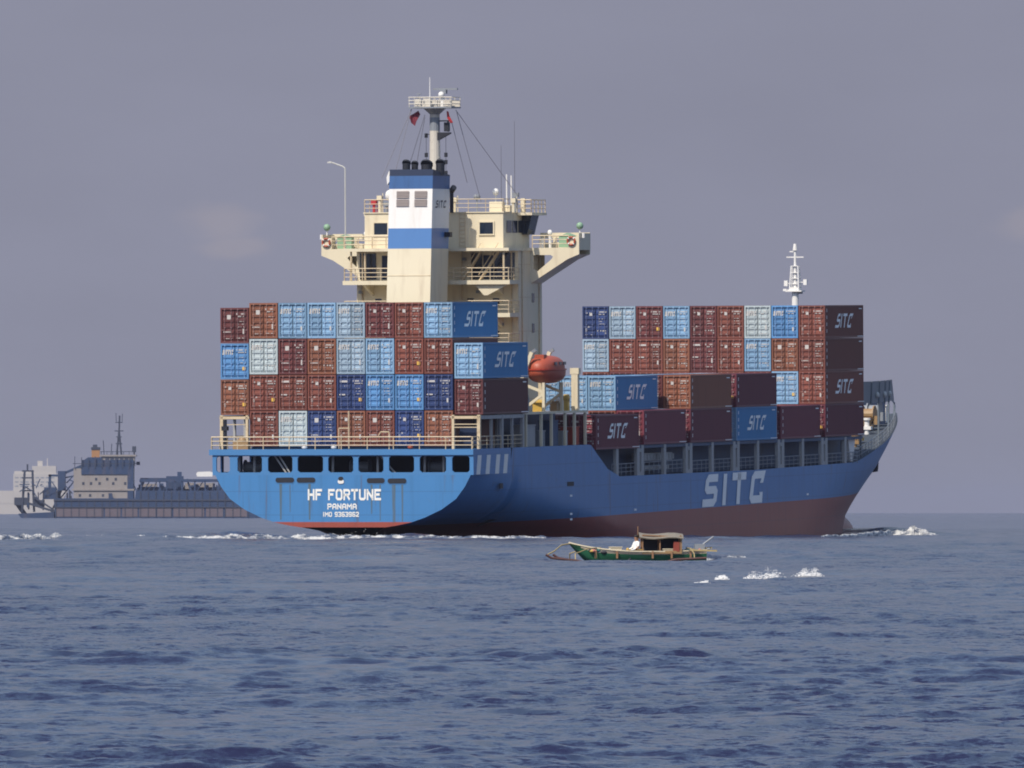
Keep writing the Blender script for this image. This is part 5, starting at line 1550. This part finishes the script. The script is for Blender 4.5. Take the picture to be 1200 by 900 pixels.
for v in (559, 564, 569):
    for u in range(18, 66, 6):
        m = MB(); FB(m, u, u + 4, v, v + 1.5, -9.1, -9.0); m.build('window', [FWIN], sp_)
m = MB(); FB(m, 44, 50, 540, 547, -2, 2); FB(m, 55, 56, 537, 547, -.5, .5); m.build('funnel', [FW], fe)

# ------------------------------------------------------------------ foam on the water
FOAM = mat('foam_white', (0.74, 0.74, 0.74), 0.9, dirt=0.9, dirt_col=(0.20, 0.23, 0.30), scale=0.9)
FOAM_MIX = bpy.data.materials.new('foam_broken')
FOAM_MIX.use_nodes = True
t = FOAM_MIX.node_tree
b = t.nodes['Principled BSDF']
b.inputs['Roughness'].default_value = 0.6
tco = N(t, 'ShaderNodeTexCoord')
mpf = N(t, 'ShaderNodeMapping'); mpf.inputs['Scale'].default_value = (0.9, 0.25, 3.0)
t.links.new(tco.outputs['Object'], mpf.inputs['Vector'])
nf = N(t, 'ShaderNodeTexNoise'); nf.inputs['Scale'].default_value = 1.1; nf.inputs['Detail'].default_value = 7; nf.inputs['Roughness'].default_value = 0.7
t.links.new(mpf.outputs[0], nf.inputs['Vector'])
rf = N(t, 'ShaderNodeMapRange', interpolation_type='SMOOTHSTEP'); rf.inputs['From Min'].default_value = 0.42; rf.inputs['From Max'].default_value = 0.58
t.links.new(nf.outputs['Fac'], rf.inputs['Value'])
mf = N(t, 'ShaderNodeMix', data_type='RGBA'); mf.inputs['A'].default_value = (0.05, 0.07, 0.12, 1); mf.inputs['B'].default_value = (0.62, 0.62, 0.61, 1)
t.links.new(rf.outputs[0], mf.inputs['Factor']); t.links.new(mf.outputs['Result'], b.inputs['Base Color'])
def foam(name, pts_fn, n, smin, smax, seed, strip=None):
    r = random.Random(seed)
    m = MB(); m.smooth = True
    if strip:
        prof = ((-1.0, 0.0), (-0.45, 0.62), (-0.1, 1.0), (0.3, 0.7), (1.0, 0.0))
        rows = []
        nz = np.random.default_rng(seed + 100)
        kk = [(nz.uniform(0.3, 3.2), nz.uniform(0, 6.3)) for _ in range(14)]
        for (x, y, h, wd) in strip:
            e = 0.62 + sum(math.sin(x * k * 2.2 + p) for k, p in kk) * (0.075 if seed != 1 else 0.05)
            rows.append([(x, y + a * wd * (0.8 + 0.4 * r.random()), -0.08 + (0.27 + h * max(0.02, e)) * b * ((0.88 if seed != 1 else 0.92) + (0.24 if seed != 1 else 0.16) * r.random())) for a, b in prof])
        vsx = [p for rw in rows for p in rw]
        q = len(prof)
        m.mesh(vsx, [(i * q + j, (i + 1) * q + j, (i + 1) * q + j + 1, i * q + j + 1) for i in range(len(rows) - 1) for j in range(q - 1)], 1)
    ico = [(0, 0, 1), (.894, 0, .447), (.276, .851, .447), (-.724, .526, .447), (-.724, -.526, .447), (.276, -.851, .447), (.724, .526, -.3), (-.276, .851, -.3), (-.894, 0, -.3), (-.276, -.851, -.3), (.724, -.526, -.3)]
    tri = [(0, 1, 2), (0, 2, 3), (0, 3, 4), (0, 4, 5), (0, 5, 1), (1, 6, 2), (2, 7, 3), (3, 8, 4), (4, 9, 5), (5, 10, 1), (6, 7, 2), (7, 8, 3), (8, 9, 4), (9, 10, 5), (10, 6, 1)]
    for _ in range(n):
        x, y, z, k, fl = pts_fn(r)
        s = r.uniform(smin, smax) * k
        sx, sy, sz = s * r.uniform(0.8, 2.0), s * r.uniform(0.8, 1.6), s * r.uniform(0.5, 1.0) * fl
        a = r.uniform(0, 6.28); ca, sa = math.cos(a), math.sin(a)
        vsx = []
        for p in ico:
            j = r.uniform(0.75, 1.25)
            px, py = p[0] * sx * j, p[1] * sy * j
            vsx.append((x + px * ca - py * sa * .3, y + px * sa * .3 + py * ca, z + p[2] * sz * j))
        m.mesh(vsx, tri)
    o = m.build(name, [FOAM, FOAM_MIX], None, recalc=False)
    tag(o, kind='stuff')
    return o
def at(u, y): return (u - 600) / 15950 * y
def patchy(u, k, seed):
    return 0.5 + 0.5 * math.sin(u * 0.11 * k + seed) * math.sin(u * 0.043 * k + 2 * seed) + 0.25 * math.sin(u * 0.31 * k + 3 * seed)
def bow_foam(r):
    t = r.random() ** 0.75
    u = 968 + 128 * t
    y = 1206 - 13 * t + r.gauss(0, 0.8)
    h = 0.10 + 0.95 * math.exp(-((t - 0.82) / 0.11) ** 2) + 0.40 * math.exp(-((t - 0.55) / 0.2) ** 2)
    if t > 0.93: h *= 0.4
    return at(u + r.gauss(0, 2), y), y, 0.1 + r.random() ** 1.3 * h * 0.75, 0.6 + 0.4 * h, 1.0
def bow_strip():
    L_ = []
    for i in range(420):
        t = i / 419
        u = 962 + 134 * t
        y = 1085 + 115 * min(1, t * 1.6) - 4 * t
        h = 0.16 + 0.75 * math.exp(-((t - 0.82) / 0.11) ** 2) + 0.36 * math.exp(-((t - 0.55) / 0.2) ** 2) - 0.1 * (t > 0.93)
        L_.append((at(u, y), y, h, 1.6))
    return L_
tag(foam('bow_wave_foam', bow_foam, 700, 0.015, 0.05, 1, bow_strip()), 'white crest of the bow wave curling off the ship bow', 'foam')
def stern_foam(r):
    t = r.random()
    u = 225 + 400 * t + r.gauss(0, 4)
    y = 1040 + 10 * t + r.gauss(0, 3)
    d = 0.9 * math.exp(-((u - 415) / 60) ** 2) + 0.8 * math.exp(-((u - 285) / 45) ** 2) + 0.12
    if r.random() > d * (0.35 + patchy(u, 1.0, 0.7)): return at(u, y), y, -0.8, 0.3, 1
    return at(u, y), y, 0.05 + abs(r.gauss(0, 0.15)) * (0.5 + d), 0.8, 0.7
def line_strip(u0, u1, y0, y1, hf, wd):
    n = int((u1 - u0) * 2.2)
    return [(at(u0 + (u1 - u0) * i / n, y0 + (y1 - y0) * i / n), y0 + (y1 - y0) * i / n, hf(u0 + (u1 - u0) * i / n), wd) for i in range(n + 1)]
hs_ = lambda u: 0.13 + 0.17 * math.exp(-((u - 415) / 70) ** 2) + 0.13 * math.exp(-((u - 280) / 40) ** 2) + 0.06 * patchy(u, 1, 0.3)
tag(foam('stern_wake_foam', stern_foam, 800, 0.015, 0.05, 3, line_strip(190, 640, 1036, 1049, hs_, 2.0)), 'white churned water close behind the ship stern', 'foam')
def wake_line(r):
    t = r.random()
    u = 10 + 240 * t
    y = 1005 + 50 * t + r.gauss(0, 3)
    d = math.exp(-((u - 48) / 24) ** 2) + 0.22
    if r.random() > d * (0.3 + patchy(u, 1.2, 2.2)): return at(u, y), y, -0.8, 0.3, 1
    return at(u, y), y, 0.10 + abs(r.gauss(0, 0.12)), 0.6, 0.6
hw_ = lambda u: 0.19 + 0.24 * math.exp(-((u - 45) / 26) ** 2) + 0.10 * max(0, patchy(u, 1.3, 1.3))
tag(foam('stern_wake_foam', wake_line, 300, 0.02, 0.06, 4, line_strip(-30, 300, 999, 1061, hw_, 2.0)), 'faint broken wake line left of the ship stern', 'foam')
def boat_wake(r):
    t = r.random()
    u = 826 + 45 * t; y = 590 + r.gauss(0, 2)
    return at(u, y), y, 0.02 + abs(r.gauss(0, 0.03)), 0.5, 0.5
hb_ = lambda u: 0.05 + 0.08 * max(0, 1 - (u - 826) / 48)
tag(foam('boat_wake_foam', boat_wake, 600, 0.012, 0.045, 5, line_strip(824, 874, 586, 590, hb_, 0.7)), 'thin white wake trailing from the fishing boat', 'foam')
for i, (u, v, wd, h, lab) in enumerate(((820, 684, 10, 0.10, 'leftmost little whitecap in front of the fishing boat'), (848, 678, 8, 0.17, 'second whitecap from left, narrow and upright'), (892, 677, 20, 0.30, 'widest whitecap splash, right of the fishing boat'), (952, 674, 15, 0.24, 'rightmost whitecap splash below the bow wave'))):
    Y = 2.14 * 15950 / (v - 600 + 3)
    pk = [(random.Random(i * 9 + q).uniform(-0.8, 0.8), random.Random(i * 7 + q).uniform(0.3, 1.0)) for q in range(6)]
    def splash(r, u=u, Y=Y, wd=wd, h=h, pk=pk):
        c, a = r.choice(pk)
        q = r.random() ** 1.6
        x = c + r.gauss(0, 0.10 + 0.22 * (1 - q)) + 0.12 * q
        return at(u + x * wd, Y), Y + r.gauss(0, 0.4), h * a * q * 1.25 + 0.05, 0.55 + 0.9 * (1 - q), 0.8
    tag(foam('whitecap', splash, 800, 0.006, 0.024, 20 + i), lab, 'whitecap', 'whitecaps on the water')

# ------------------------------------------------------------------ haze
m = MB(); m.box(-31000, 31000, -700, 30500, -9, 46)
hz = m.build('haze', [], None)
hm = bpy.data.materials.new('haze_air')
hm.use_nodes = True
t = hm.node_tree
t.nodes.clear()
mo = N(t, 'ShaderNodeOutputMaterial')
pv = N(t, 'ShaderNodeVolumePrincipled')
pv.inputs['Color'].default_value = (0.57, 0.58, 0.71, 1)
pv.inputs['Density'].default_value = 2.6e-5
pv.inputs['Anisotropy'].default_value = 0.2
t.links.new(pv.outputs[0], mo.inputs['Volume'])
hz.data.materials.append(hm)
tag(hz, kind='stuff')
